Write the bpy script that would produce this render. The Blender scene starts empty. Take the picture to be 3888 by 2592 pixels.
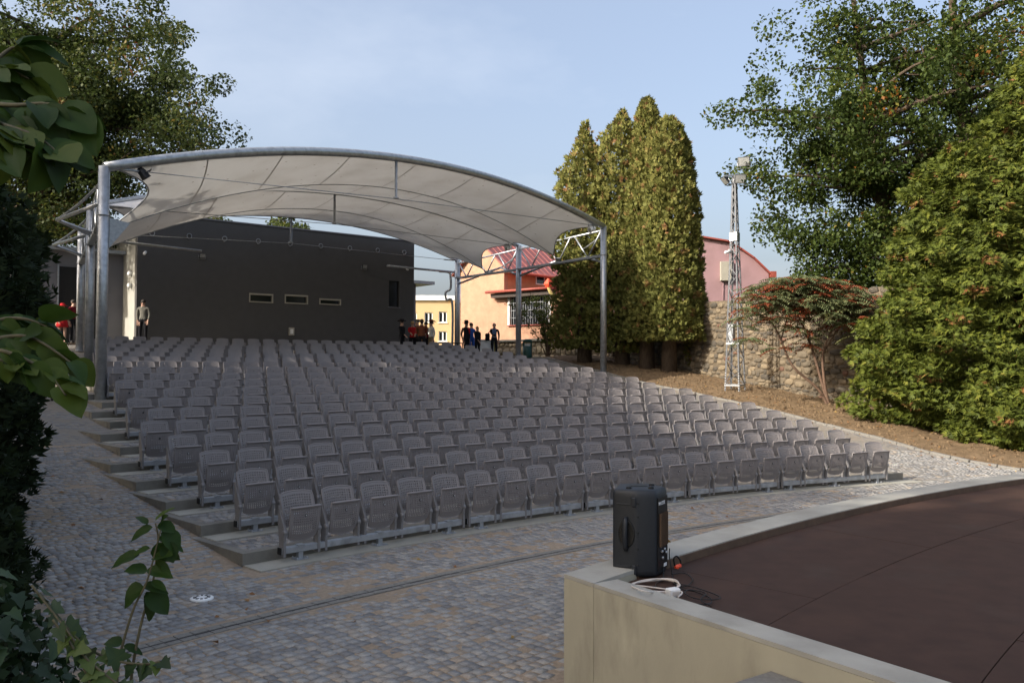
import bpy, math, random
import numpy as np
from mathutils import Vector, Matrix
R_ = math.radians
rnd = random.Random(7)
npr = np.random.default_rng(11)
SC = bpy.context.scene
COL = SC.collection

# ------------------------------------------------------------------ camera
F_PX, PIT, ROLL, CAMZ = 3229.5, 0.025762, -0.0039015, 2.4009
cam_d = bpy.data.cameras.new('camera'); cam = bpy.data.objects.new('camera', cam_d); COL.objects.link(cam)
cam_d.sensor_width = 36.0; cam_d.lens = F_PX / 3888 * 36.0; cam_d.clip_start = 0.05; cam_d.clip_end = 2000
_cp, _sp = math.cos(PIT), math.sin(PIT)
FW, UP, RT = Vector((0, _cp, _sp)), Vector((0, -_sp, _cp)), Vector((1, 0, 0))
_cr, _sr = math.cos(ROLL), math.sin(ROLL)
CR = RT * _cr - UP * _sr; CU = RT * _sr + UP * _cr
M = Matrix.Identity(4)
for i in range(3):
    M[i][0], M[i][1], M[i][2] = CR[i], CU[i], -FW[i]
M[2][3] = CAMZ
cam.matrix_world = M
SC.camera = cam
CAMP = Vector((0, 0, CAMZ))

# ------------------------------------------------------------------ sky, sun, exposure
SUN_AZ_DIR = Vector((-0.84, -0.54)).normalized()     # horizontal direction towards the sun
SUN_EL = R_(31)
world = bpy.data.worlds.new('World'); SC.world = world; world.use_nodes = True
nt = world.node_tree; nt.nodes.clear()
wo = nt.nodes.new('ShaderNodeOutputWorld'); bg = nt.nodes.new('ShaderNodeBackground')
sky = nt.nodes.new('ShaderNodeTexSky'); sky.sky_type = 'NISHITA'; sky.sun_disc = False
sky.sun_elevation = SUN_EL
sky.sun_rotation = math.atan2(SUN_AZ_DIR.x, SUN_AZ_DIR.y)
sky.air_density = 1.0; sky.dust_density = 10.0; sky.ozone_density = 1.2; sky.altitude = 400
# thin high cloud, spread over the whole sky
tc = nt.nodes.new('ShaderNodeTexCoord'); mp = nt.nodes.new('ShaderNodeMapping'); mp.inputs['Scale'].default_value = (1.0, 1.0, 2.2)
mp.inputs['Location'].default_value = (0.35, 0.2, 0.1)
nz = nt.nodes.new('ShaderNodeTexNoise'); nz.inputs['Scale'].default_value = 2.1; nz.inputs['Detail'].default_value = 6; nz.inputs['Roughness'].default_value = 0.55
rp = nt.nodes.new('ShaderNodeValToRGB'); rp.color_ramp.elements[0].position = 0.50; rp.color_ramp.elements[1].position = 0.80
rp.color_ramp.elements[0].color = (0.20, 0.20, 0.20, 1); rp.color_ramp.elements[1].color = (0.55, 0.55, 0.55, 1)
mx = nt.nodes.new('ShaderNodeMixRGB'); mx.inputs['Color2'].default_value = (3.3, 3.55, 4.0, 1)
nt.links.new(tc.outputs['Generated'], mp.inputs['Vector']); nt.links.new(mp.outputs['Vector'], nz.inputs['Vector'])
nt.links.new(nz.outputs['Fac'], rp.inputs['Fac']); nt.links.new(rp.outputs['Color'], mx.inputs['Fac'])
nt.links.new(sky.outputs['Color'], mx.inputs['Color1']); nt.links.new(mx.outputs['Color'], bg.inputs['Color'])
bg.inputs['Strength'].default_value = 0.10
nt.links.new(bg.outputs['Background'], wo.inputs['Surface'])
sun_d = bpy.data.lights.new('sun', 'SUN'); sun_d.energy = 2.3; sun_d.angle = R_(0.55); sun_d.color = (1.0, 0.93, 0.82)
sun = bpy.data.objects.new('sun', sun_d); COL.objects.link(sun)
_to = Vector((SUN_AZ_DIR.x * math.cos(SUN_EL), SUN_AZ_DIR.y * math.cos(SUN_EL), math.sin(SUN_EL)))
sun.rotation_euler = _to.to_track_quat('Z', 'Y').to_euler()
sun.location = _to * 60
SC.view_settings.view_transform = 'Standard'; SC.view_settings.look = 'None'
SC.view_settings.exposure = 1.55; SC.view_settings.gamma = 1.0; SC.view_settings.use_curve_mapping = False
SC.render.engine = 'CYCLES'
SC.cycles.use_denoising = True
SC.cycles.max_bounces = 6; SC.cycles.diffuse_bounces = 3; SC.cycles.glossy_bounces = 2; SC.cycles.transmission_bounces = 4; SC.cycles.transparent_max_bounces = 6

# ------------------------------------------------------------------ helpers
def tag(o, label=None, cat=None, group=None, kind=None):
    if label: o['label'] = label
    if cat: o['category'] = cat
    if group: o['group'] = group
    if kind: o['kind'] = kind
    return o
def empty(name, loc=(0, 0, 0), rz=0.0):
    o = bpy.data.objects.new(name, None); COL.objects.link(o); o.location = loc; o.rotation_euler = (0, 0, rz); o.empty_display_size = 0.1
    return o
def link(name, me, parent=None, loc=None, rot=None):
    o = bpy.data.objects.new(name, me); COL.objects.link(o)
    if parent is not None: o.parent = parent
    if loc is not None: o.location = loc
    if rot is not None: o.rotation_euler = rot
    return o
def ray(px, py):
    a, b = px - 1944.0, 1296.0 - py
    X = a * _cr + b * _sr; Y = -a * _sr + b * _cr
    return FW + RT * (X / F_PX) + UP * (Y / F_PX)
def at(px, py, Y):
    q = ray(px, py); return CAMP + q * (Y / q.y)
def atz(px, py, z):
    q = ray(px, py); return CAMP + q * ((z - CAMZ) / q.z)
def lerp(a, b, t): return a + (b - a) * t

class MB:
    """collects shapes; build() links them as one mesh object"""
    def __init__(s): s.v = []; s.f = []; s.sm = []; s.mi = []; s.cm = 0
    def add(s, vs, fs, smooth=False):
        o = len(s.v); s.v += [tuple(p) for p in vs]
        for f in fs: s.f.append(tuple(i + o for i in f)); s.sm.append(smooth); s.mi.append(s.cm)
        return s
    def box(s, x0, x1, y0, y1, z0, z1, m=None, bev=0.0):
        if bev > 0:
            b = min(bev, (x1 - x0) * .45, (y1 - y0) * .45, (z1 - z0) * .45); vs = []; idx = {}
            for ix, x in enumerate((x0, x1)):
                for iy, y in enumerate((y0, y1)):
                    for iz, z in enumerate((z0, z1)):
                        sx, sy, sz = (1 if ix == 0 else -1), (1 if iy == 0 else -1), (1 if iz == 0 else -1)
                        for ax in range(3):
                            p = [x + sx * b, y + sy * b, z + sz * b]; p[ax] = (x, y, z)[ax]
                            idx[(ix, iy, iz, ax)] = len(vs); vs.append(tuple(p))
            fs = []
            for ax in range(3):
                o1, o2 = [a for a in range(3) if a != ax]
                for e in (0, 1):
                    def k(a, c):
                        t = [0, 0, 0]; t[ax] = e; t[o1] = a; t[o2] = c; return idx[(*t, ax)]
                    fs.append((k(0, 0), k(1, 0), k(1, 1), k(0, 1)))
            for ax in range(3):        # edges along ax
                o1, o2 = [a for a in range(3) if a != ax]
                for a in (0, 1):
                    for c in (0, 1):
                        def k2(e, n):
                            t = [0, 0, 0]; t[ax] = e; t[o1] = a; t[o2] = c; return idx[(*t, n)]
                        fs.append((k2(0, o1), k2(1, o1), k2(1, o2), k2(0, o2)))
            for ix in (0, 1):
                for iy in (0, 1):
                    for iz in (0, 1): fs.append(tuple(idx[(ix, iy, iz, a)] for a in range(3)))
        else:
            vs = [(x, y, z) for x in (x0, x1) for y in (y0, y1) for z in (z0, z1)]
            fs = [(0, 1, 3, 2), (4, 6, 7, 5), (0, 4, 5, 1), (2, 3, 7, 6), (0, 2, 6, 4), (1, 5, 7, 3)]
        if m is not None: vs = [tuple(m @ Vector(p)) for p in vs]
        return s.add(vs, fs)
    def tube(s, pts, r, n=8, cap=True, smooth=True):
        pts = [Vector(p) for p in pts]; N = len(pts)
        rr = r if isinstance(r, (list, tuple)) else [r] * N
        vs = []; prev = None
        for i, p in enumerate(pts):
            d = (pts[min(i + 1, N - 1)] - pts[max(i - 1, 0)])
            d = d.normalized() if d.length > 1e-9 else Vector((0, 0, 1))
            if prev is None:
                a = d.orthogonal().normalized()
            else:
                a = prev - d * prev.dot(d)
                a = a.normalized() if a.length > 1e-6 else d.orthogonal().normalized()
            prev = a; b = d.cross(a)
            for k in range(n):
                t = 2 * math.pi * k / n; vs.append(p + (a * math.cos(t) + b * math.sin(t)) * rr[i])
        fs = []
        for i in range(N - 1):
            for k in range(n):
                k2 = (k + 1) % n; fs.append((i * n + k, i * n + k2, (i + 1) * n + k2, (i + 1) * n + k))
        s.add(vs, fs, smooth)
        if cap:
            o = len(s.v) - len(vs)
            s.f.append(tuple(o + k for k in reversed(range(n)))); s.sm.append(False); s.mi.append(s.cm)
            s.f.append(tuple(o + (N - 1) * n + k for k in range(n))); s.sm.append(False); s.mi.append(s.cm)
        return s
    def lathe(s, prof, n=16, c=(0, 0, 0), smooth=True, m=None):
        vs = []
        for (r, z) in prof:
            for k in range(n):
                t = 2 * math.pi * k / n; vs.append((c[0] + r * math.cos(t), c[1] + r * math.sin(t), c[2] + z))
        if m is not None: vs = [tuple(m @ Vector(p)) for p in vs]
        N = len(prof); fs = []
        for i in range(N - 1):
            for k in range(n):
                k2 = (k + 1) % n; fs.append((i * n + k, i * n + k2, (i + 1) * n + k2, (i + 1) * n + k))
        fs.append(tuple(reversed(range(n)))); fs.append(tuple((N - 1) * n + k for k in range(n)))
        return s.add(vs, fs, smooth)
    def prism(s, poly, z0, z1, m=None):
        n = len(poly); vs = [(x, y, z0) for x, y in poly] + [(x, y, z1) for x, y in poly]
        if m is not None: vs = [tuple(m @ Vector(p)) for p in vs]
        fs = [tuple(reversed(range(n))), tuple(range(n, 2 * n))] + [(i, (i + 1) % n, n + (i + 1) % n, n + i) for i in range(n)]
        return s.add(vs, fs)
    def loft(s, rings, cap=True, smooth=True):
        n = len(rings[0]); vs = [p for r in rings for p in r]; fs = []
        for i in range(len(rings) - 1):
            for k in range(n):
                k2 = (k + 1) % n; fs.append((i * n + k, i * n + k2, (i + 1) * n + k2, (i + 1) * n + k))
        if cap: fs.append(tuple(reversed(range(n)))); fs.append(tuple((len(rings) - 1) * n + k for k in range(n)))
        return s.add(vs, fs, smooth)
    def mesh(s, name, mats):
        me = bpy.data.meshes.new(name); me.from_pydata(s.v, [], s.f)
        me.polygons.foreach_set('use_smooth', s.sm)
        ml = mats if isinstance(mats, (list, tuple)) else [mats]
        for m in ml: me.materials.append(m)
        if len(ml) > 1: me.polygons.foreach_set('material_index', s.mi)
        me.update(); return me
    def build(s, name, mats, parent=None, loc=None, rot=None):
        return link(name, s.mesh(name, mats), parent, loc, rot)

def np_mesh(name, V, Fq, mat, attr=None, smooth=False):
    """V (n,3), Fq (m,k) numpy; attr: per-face float 'tint'"""
    me = bpy.data.meshes.new(name); n = len(V); m, k = Fq.shape
    me.vertices.add(n); me.vertices.foreach_set('co', np.ascontiguousarray(V, dtype=np.float32).ravel())
    me.loops.add(m * k); me.loops.foreach_set('vertex_index', np.ascontiguousarray(Fq, dtype=np.int32).ravel())
    me.polygons.add(m); me.polygons.foreach_set('loop_start', np.arange(0, m * k, k, dtype=np.int32))
    try: me.polygons.foreach_set('loop_total', np.full(m, k, dtype=np.int32))
    except Exception: pass
    if smooth: me.polygons.foreach_set('use_smooth', np.ones(m, dtype=bool))
    me.update(calc_edges=True)
    if attr is not None:
        a = me.attributes.new('tint', 'FLOAT', 'FACE'); a.data.foreach_set('value', np.ascontiguousarray(attr, dtype=np.float32))
    me.materials.append(mat); me.validate(); return me

def rot_frame(t, up=(0, 0, 1)):
    t = Vector(t).normalized(); u = Vector(up); x = u.cross(t)
    x = x.normalized() if x.length > 1e-5 else t.orthogonal().normalized()
    return x, t.cross(x)

# ------------------------------------------------------------------ materials
def nd(nt, t, **k):
    n = nt.nodes.new(t)
    for a, b in k.items(): setattr(n, a, b)
    return n
def mat(name, col, rough=0.7, metal=0.0, var=0.15, scale=6.0, bump=0.0, bscale=40.0, spec=0.4, detail=5.0, stain=None, stain_scale=1.5, stain_lo=0.5, stain_hi=0.7, stretch=None, sub=None):
    """principled with noise-varied base colour, optional stains of their own shape, fine bump"""
    m = bpy.data.materials.new(name); m.use_nodes = True; nt = m.node_tree; N = nt.nodes; L = nt.links
    p = N['Principled BSDF']; p.inputs['Roughness'].default_value = rough; p.inputs['Metallic'].default_value = metal
    p.inputs['Specular IOR Level'].default_value = spec
    tc = nd(nt, 'ShaderNodeTexCoord'); src = tc.outputs['Object']
    if stretch:
        mp = nd(nt, 'ShaderNodeMapping'); mp.inputs['Scale'].default_value = stretch; L.new(src, mp.inputs['Vector']); src = mp.outputs['Vector']
    nz = nd(nt, 'ShaderNodeTexNoise'); nz.inputs['Scale'].default_value = scale; nz.inputs['Detail'].default_value = detail
    L.new(src, nz.inputs['Vector'])
    rp = nd(nt, 'ShaderNodeValToRGB'); c = col
    lo = [max(0, x * (1 - var)) for x in c]; hi = [min(1, x * (1 + var)) for x in c]
    rp.color_ramp.elements[0].position = .3; rp.color_ramp.elements[1].position = .7
    rp.color_ramp.elements[0].color = (*lo, 1); rp.color_ramp.elements[1].color = (*hi, 1)
    L.new(nz.outputs['Fac'], rp.inputs['Fac']); out = rp.outputs['Color']
    if stain:
        n2 = nd(nt, 'ShaderNodeTexNoise'); n2.inputs['Scale'].default_value = stain_scale; n2.inputs['Detail'].default_value = 7; n2.inputs['Roughness'].default_value = .6
        L.new(src, n2.inputs['Vector'])
        r2 = nd(nt, 'ShaderNodeMapRange'); r2.inputs['From Min'].default_value = stain_lo; r2.inputs['From Max'].default_value = stain_hi; L.new(n2.outputs['Fac'], r2.inputs['Value'])
        mx = nd(nt, 'ShaderNodeMixRGB'); mx.inputs['Color2'].default_value = (*stain, 1); L.new(r2.outputs['Result'], mx.inputs['Fac']); L.new(out, mx.inputs['Color1']); out = mx.outputs['Color']
    L.new(out, p.inputs['Base Color'])
    if bump > 0:
        n3 = nd(nt, 'ShaderNodeTexNoise'); n3.inputs['Scale'].default_value = bscale; n3.inputs['Detail'].default_value = 4; L.new(src, n3.inputs['Vector'])
        b = nd(nt, 'ShaderNodeBump'); b.inputs['Strength'].default_value = bump; b.inputs['Distance'].default_value = .02
        L.new(n3.outputs['Fac'], b.inputs['Height']); L.new(b.outputs['Normal'], p.inputs['Normal'])
    return m
def tint_mat(name, stops, rough=0.6, trans=0.35, spec=0.3, bump=False):
    """foliage / stone: colour from the per-face 'tint' attribute, leaves let some light through"""
    m = bpy.data.materials.new(name); m.use_nodes = True; nt = m.node_tree; N = nt.nodes; L = nt.links
    p = N['Principled BSDF']; p.inputs['Roughness'].default_value = rough; p.inputs['Specular IOR Level'].default_value = spec
    at_ = nd(nt, 'ShaderNodeAttribute'); at_.attribute_name = 'tint'
    rp = nd(nt, 'ShaderNodeValToRGB'); e = rp.color_ramp.elements
    while len(e) < len(stops): e.new(.5)
    for i, (pos, c) in enumerate(stops): e[i].position = pos; e[i].color = (*c, 1)
    L.new(at_.outputs['Fac'], rp.inputs['Fac'])
    out = rp.outputs['Color']
    if bump:
        tc = nd(nt, 'ShaderNodeTexCoord'); n2 = nd(nt, 'ShaderNodeTexNoise'); n2.inputs['Scale'].default_value = 45; n2.inputs['Detail'].default_value = 6
        L.new(tc.outputs['Object'], n2.inputs['Vector'])
        mr = nd(nt, 'ShaderNodeMapRange'); mr.inputs['To Min'].default_value = .6; mr.inputs['To Max'].default_value = 1.4; L.new(n2.outputs['Fac'], mr.inputs['Value'])
        mm = nd(nt, 'ShaderNodeMixRGB', blend_type='MULTIPLY'); mm.inputs['Fac'].default_value = 1; L.new(out, mm.inputs['Color1']); L.new(mr.outputs['Result'], mm.inputs['Color2']); out = mm.outputs['Color']
        b = nd(nt, 'ShaderNodeBump'); b.inputs['Strength'].default_value = .5; b.inputs['Distance'].default_value = .02; L.new(n2.outputs['Fac'], b.inputs['Height']); L.new(b.outputs['Normal'], p.inputs['Normal'])
    L.new(out, p.inputs['Base Color'])
    if trans > 0:
        t = nd(nt, 'ShaderNodeBsdfTranslucent'); L.new(out, t.inputs['Color'])
        ms = nd(nt, 'ShaderNodeMixShader'); ms.inputs['Fac'].default_value = trans
        o = N['Material Output']; L.new(p.outputs['BSDF'], ms.inputs[1]); L.new(t.outputs['BSDF'], ms.inputs[2]); L.new(ms.outputs['Shader'], o.inputs['Surface'])
    return m
def cobble_mat(name):
    """far paving: sett pattern too small to build, under sand"""
    m = bpy.data.materials.new(name); m.use_nodes = True; nt = m.node_tree; N = nt.nodes; L = nt.links
    p = N['Principled BSDF']; p.inputs['Roughness'].default_value = .85; p.inputs['Specular IOR Level'].default_value = .25
    tc = nd(nt, 'ShaderNodeTexCoord'); mp = nd(nt, 'ShaderNodeMapping'); mp.inputs['Rotation'].default_value = (0, 0, R_(-38)); mp.inputs['Scale'].default_value = (8.3, 9.5, 1)
    L.new(tc.outputs['Object'], mp.inputs['Vector'])
    vo = nd(nt, 'ShaderNodeTexVoronoi', feature='DISTANCE_TO_EDGE'); vo.inputs['Scale'].default_value = 1; vo.inputs['Randomness'].default_value = .55; L.new(mp.outputs['Vector'], vo.inputs['Vector'])
    vc = nd(nt, 'ShaderNodeTexVoronoi', feature='F1'); vc.inputs['Scale'].default_value = 1; vc.inputs['Randomness'].default_value = .55; L.new(mp.outputs['Vector'], vc.inputs['Vector'])
    sep = nd(nt, 'ShaderNodeSeparateColor'); L.new(vc.outputs['Color'], sep.inputs['Color'])
    rp = nd(nt, 'ShaderNodeValToRGB'); e = rp.color_ramp.elements; e.new(.5)
    for i, (pp, c) in enumerate(((0, (.13, .132, .135)), (.55, (.205, .203, .20)), (1, (.26, .23, .19)))): e[i].position = pp; e[i].color = (*c, 1)
    L.new(sep.outputs['Red'], rp.inputs['Fac'])
    big = nd(nt, 'ShaderNodeTexNoise'); big.inputs['Scale'].default_value = .9; big.inputs['Detail'].default_value = 7; big.inputs['Roughness'].default_value = .65; L.new(tc.outputs['Object'], big.inputs['Vector'])
    # sand where the joint is near or the drift is thick
    j = nd(nt, 'ShaderNodeMapRange'); j.inputs['From Min'].default_value = .02; j.inputs['From Max'].default_value = .12; j.inputs['To Min'].default_value = 1; j.inputs['To Max'].default_value = 0; L.new(vo.outputs['Distance'], j.inputs['Value'])
    d = nd(nt, 'ShaderNodeMapRange'); d.inputs['From Min'].default_value = .46; d.inputs['From Max'].default_value = .64; L.new(big.outputs['Fac'], d.inputs['Value'])
    mxx = nd(nt, 'ShaderNodeMath', operation='MAXIMUM'); L.new(j.outputs['Result'], mxx.inputs[0]); L.new(d.outputs['Result'], mxx.inputs[1])
    fine = nd(nt, 'ShaderNodeTexNoise'); fine.inputs['Scale'].default_value = 60; fine.inputs['Detail'].default_value = 3; L.new(tc.outputs['Object'], fine.inputs['Vector'])
    sr = nd(nt, 'ShaderNodeValToRGB'); sr.color_ramp.elements[0].color = (.17, .145, .115, 1); sr.color_ramp.elements[1].color = (.28, .24, .19, 1); L.new(fine.outputs['Fac'], sr.inputs['Fac'])
    mix = nd(nt, 'ShaderNodeMixRGB'); L.new(mxx.outputs['Value'], mix.inputs['Fac']); L.new(rp.outputs['Color'], mix.inputs['Color1']); L.new(sr.outputs['Color'], mix.inputs['Color2'])
    L.new(mix.outputs['Color'], p.inputs['Base Color'])
    b = nd(nt, 'ShaderNodeBump'); b.inputs['Strength'].default_value = .6; b.inputs['Distance'].default_value = .012; L.new(mxx.outputs['Value'], b.inputs['Height']); b.invert = True
    b2 = nd(nt, 'ShaderNodeBump'); b2.inputs['Strength'].default_value = .5; b2.inputs['Distance'].default_value = .01; L.new(fine.outputs['Fac'], b2.inputs['Height']); L.new(b.outputs['Normal'], b2.inputs['Normal'])
    L.new(b2.outputs['Normal'], p.inputs['Normal'])
    return m
MT = {}
MT['steel'] = mat('galvanised_steel', (.42, .44, .46), .42, .75, .14, 9, .06, 60, stain=(.30, .31, .32), stain_scale=5)
MT['steel_d'] = mat('dull_galvanised_steel', (.33, .345, .36), .5, .6, .16, 14, .05, 80)
MT['seat'] = mat('taupe_seat_plastic', (.205, .185, .18), .48, 0, .05, 4, .03, 120, spec=.45)
MT['seat_arm'] = mat('painted_seat_bracket', (.20, .19, .187), .45, .1, .06, 6, spec=.45)
MT['badge'] = mat('black_badge', (.015, .015, .016), .4, 0, .05)
MT['white'] = mat('white_paint', (.78, .78, .76), .5, 0, .05, 5)
MT['concrete'] = mat('fairfaced_concrete', (.36, .345, .30), .85, 0, .12, 3, .12, 50, stain=(.25, .235, .20), stain_scale=1.3, stain_lo=.5, stain_hi=.75)
MT['concrete_w'] = mat('cast_concrete_wall', (.40, .37, .28), .85, 0, .10, 2.2, .10, 60, stain=(.24, .22, .165), stain_scale=2.4, stain_lo=.52, stain_hi=.78, stretch=(1, 1, .35))
MT['concrete_l'] = mat('pale_concrete_strip', (.33, .315, .265), .85, 0, .10, 4, .10, 60, stain=(.31, .30, .26), stain_scale=2, stain_lo=.5, stain_hi=.7)
MT['kerb_c'] = mat('concrete_kerb', (.19, .178, .15), .85, 0, .14, 5, .15, 50, stain=(.12, .112, .095), stain_scale=2.2, stain_lo=.5, stain_hi=.72)
MT['granite'] = mat('granite_kerb', (.19, .18, .16), .8, 0, .18, 30, .12, 80)
MT['cobble'] = cobble_mat('sanded_setts')
MT['sand'] = mat('jointing_sand', (.31, .245, .18), .95, 0, .22, 22, .5, 90, spec=.15, stain=(.25, .195, .14), stain_scale=1.1, stain_lo=.5, stain_hi=.7)
MT['sett'] = tint_mat('granite_sett', ((0, (.17, .167, .165)), (.45, (.265, .26, .252)), (.8, (.33, .318, .295)), (1, (.35, .275, .20))), .78, 0, .3, True)
MT['soil'] = mat('raked_soil', (.165, .115, .068), .95, 0, .35, 7, .9, 26, spec=.1, detail=9, stain=(.11, .075, .045), stain_scale=3.5, stain_lo=.5, stain_hi=.68)
MT['earth'] = mat('far_ground', (.11, .12, .06), .95, 0, .3, .6, .3, 8, spec=.1)
MT['stage'] = mat('brown_stage_plywood', (.055, .030, .021), .72, 0, .14, 5, .03, 90, spec=.18, stain=(.062, .042, .032), stain_scale=1.7, stain_lo=.55, stain_hi=.8)
MT['stage_riser'] = mat('brown_stage_edge', (.10, .062, .038), .7, 0, .2, 8)
MT['black'] = mat('black_plastic', (.016, .019, .024), .5, 0, .12, 40, .12, 260, spec=.45)
MT['black_m'] = mat('black_metal', (.012, .012, .012), .45, .2, .1)
MT['grey_wall'] = mat('grey_render', (.085, .083, .082), .9, 0, .05, 3, .25, 220, spec=.2)
MT['grey_wall2'] = mat('blue_grey_render', (.17, .17, .185), .9, 0, .05, 3, .2, 220)
MT['cream'] = mat('cream_side_render', (.36, .355, .32), .85, 0, .06, 2, .1, 90)
MT['dark'] = mat('dark_interior', (.012, .012, .013), .8, 0, .1)
MT['glass'] = mat('window_glass', (.022, .025, .03), .08, 0, .02, spec=.6)
MT['beige'] = mat('beige_frame', (.36, .335, .275), .6, 0, .06)
MT['peach'] = mat('peach_roughcast', (.47, .27, .18), .95, 0, .10, 3, 1.0, 22, spec=.1, stain=(.40, .235, .155), stain_scale=1.2, stain_lo=.5, stain_hi=.75)
MT['shaded_orange'] = mat('shaded_orange_render', (.50, .25, .14), .95, 0, .10, 4, .6, 30, spec=.1)  # shade under the eaves is put into this upper wall colour
MT['redroof'] = mat('red_sheet_roof', (.26, .085, .075), .45, .1, .10, 2, spec=.4, stain=(.20, .07, .06), stain_scale=3)
MT['redmetal'] = mat('red_gutter', (.30, .07, .05), .5, .1, .1)
MT['yellow'] = mat('yellow_house_render', (.52, .37, .20), .9, 0, .04, 1)
MT['yellow2'] = mat('ochre_house_render', (.60, .39, .20), .9, 0, .04, 1)
MT['mauve'] = mat('mauve_render', (.33, .205, .215), .9, 0, .07, 1.2, .15, 30, stain=(.28, .175, .18), stain_scale=1)
MT['mortar'] = mat('wall_mortar', (.15, .12, .085), .95, 0, .25, 9, .8, 30, spec=.1)
MT['stone'] = tint_mat('rubble_stone', ((0, (.075, .066, .054)), (.4, (.125, .105, .078)), (.7, (.18, .145, .10)), (.93, (.24, .19, .125)), (1, (.15, .085, .06))), .85, 0, .25, True)
MT['stone_l'] = tint_mat('pale_field_stone', ((0, (.20, .17, .13)), (.5, (.34, .29, .21)), (1, (.42, .33, .22))), .85, 0, .25, True)
MT['membrane'] = None
MT['bark'] = mat('bark', (.085, .065, .048), .95, 0, .3, 14, .9, 30, spec=.1, stretch=(1, 1, .3))
MT['bark_l'] = mat('sumac_bark', (.16, .105, .075), .9, 0, .25, 16, .5, 40, spec=.1)
MT['twig'] = mat('green_twig', (.085, .075, .04), .7, 0, .2, 20)
MT['bin'] = mat('green_bin', (.008, .055, .04), .4, 0, .1)
MT['wcable'] = mat('white_cable', (.62, .56, .50), .5, 0, .05)
MT['redplug'] = mat('red_plug', (.75, .09, .04), .5, 0, .05)
MT['wood'] = mat('dark_table', (.05, .035, .028), .6, 0, .15)
MT['linden'] = tint_mat('linden_leaf', ((0, (.028, .042, .010)), (.45, (.055, .080, .018)), (.8, (.105, .11, .022)), (.95, (.17, .12, .025)), (1, (.14, .055, .02))), .6, .35)
MT['oak'] = tint_mat('oak_leaf', ((0, (.03, .05, .011)), (.5, (.062, .092, .018)), (.85, (.11, .135, .026)), (.95, (.22, .16, .03)), (1, (.25, .10, .02))), .6, .35, .25)
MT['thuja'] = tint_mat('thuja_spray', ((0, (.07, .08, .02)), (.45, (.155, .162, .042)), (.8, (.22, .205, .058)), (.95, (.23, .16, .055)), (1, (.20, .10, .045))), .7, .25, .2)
MT['cypress'] = tint_mat('cypress_spray', ((0, (.04, .055, .010)), (.45, (.095, .12, .016)), (.8, (.165, .175, .026)), (.93, (.15, .12, .03)), (1, (.24, .10, .04))), .65, .25, .25)
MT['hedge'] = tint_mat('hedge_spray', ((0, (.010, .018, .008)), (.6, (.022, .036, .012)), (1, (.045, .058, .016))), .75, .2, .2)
MT['sumac'] = tint_mat('sumac_leaflet', ((0, (.11, .14, .06)), (.5, (.17, .195, .095)), (.66, (.21, .20, .07)), (.72, (.26, .08, .035)), (1, (.28, .065, .03))), .6, .35)
MT['leaf'] = tint_mat('broad_leaf', ((0, (.018, .042, .008)), (.5, (.032, .068, .010)), (1, (.07, .10, .014))), .55, .3, .22)
MT['ivy'] = tint_mat('ivy_leaf', ((0, (.016, .034, .014)), (.6, (.028, .058, .022)), (1, (.075, .11, .024))), .5, .2, .3)
MT['bush'] = tint_mat('bush_leaf', ((0, (.05, .07, .015)), (.6, (.09, .115, .025)), (1, (.15, .12, .03))), .6, .35)
MT['litter'] = tint_mat('fallen_leaf', ((0, (.17, .075, .03)), (.5, (.26, .13, .05)), (1, (.36, .26, .06))), .8, .1)

def membrane_mat():
    m = bpy.data.materials.new('white_membrane'); m.use_nodes = True; nt = m.node_tree; N = nt.nodes; L = nt.links
    p = N['Principled BSDF']; p.inputs['Roughness'].default_value = .6; p.inputs['Specular IOR Level'].default_value = .3
    tc = nd(nt, 'ShaderNodeTexCoord')
    n1 = nd(nt, 'ShaderNodeTexNoise'); n1.inputs['Scale'].default_value = .8; n1.inputs['Detail'].default_value = 6; L.new(tc.outputs['Object'], n1.inputs['Vector'])
    rp = nd(nt, 'ShaderNodeValToRGB'); rp.color_ramp.elements[0].color = (.60, .58, .55, 1); rp.color_ramp.elements[1].color = (.72, .71, .69, 1); rp.color_ramp.elements[0].position = .3; rp.color_ramp.elements[1].position = .6
    L.new(n1.outputs['Fac'], rp.inputs['Fac'])
    # specks of dirt and dead leaves lying on the fabric
    vo = nd(nt, 'ShaderNodeTexVoronoi'); vo.inputs['Scale'].default_value = 2.6; L.new(tc.outputs['Object'], vo.inputs['Vector'])
    mr = nd(nt, 'ShaderNodeMapRange'); mr.inputs['From Min'].default_value = .07; mr.inputs['From Max'].default_value = .11; mr.inputs['To Min'].default_value = .55; mr.inputs['To Max'].default_value = 0; L.new(vo.outputs['Distance'], mr.inputs['Value'])
    mx = nd(nt, 'ShaderNodeMixRGB'); mx.inputs['Color2'].default_value = (.25, .20, .15, 1); L.new(mr.outputs['Result'], mx.inputs['Fac']); L.new(rp.outputs['Color'], mx.inputs['Color1'])
    L.new(mx.outputs['Color'], p.inputs['Base Color'])
    t = nd(nt, 'ShaderNodeBsdfTranslucent'); L.new(mx.outputs['Color'], t.inputs['Color'])
    ms = nd(nt, 'ShaderNodeMixShader'); ms.inputs['Fac'].default_value = .14; L.new(p.outputs['BSDF'], ms.inputs[1]); L.new(t.outputs['BSDF'], ms.inputs[2]); L.new(ms.outputs['Shader'], N['Material Output'].inputs['Surface'])
    return m
MT['membrane'] = membrane_mat()

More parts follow.
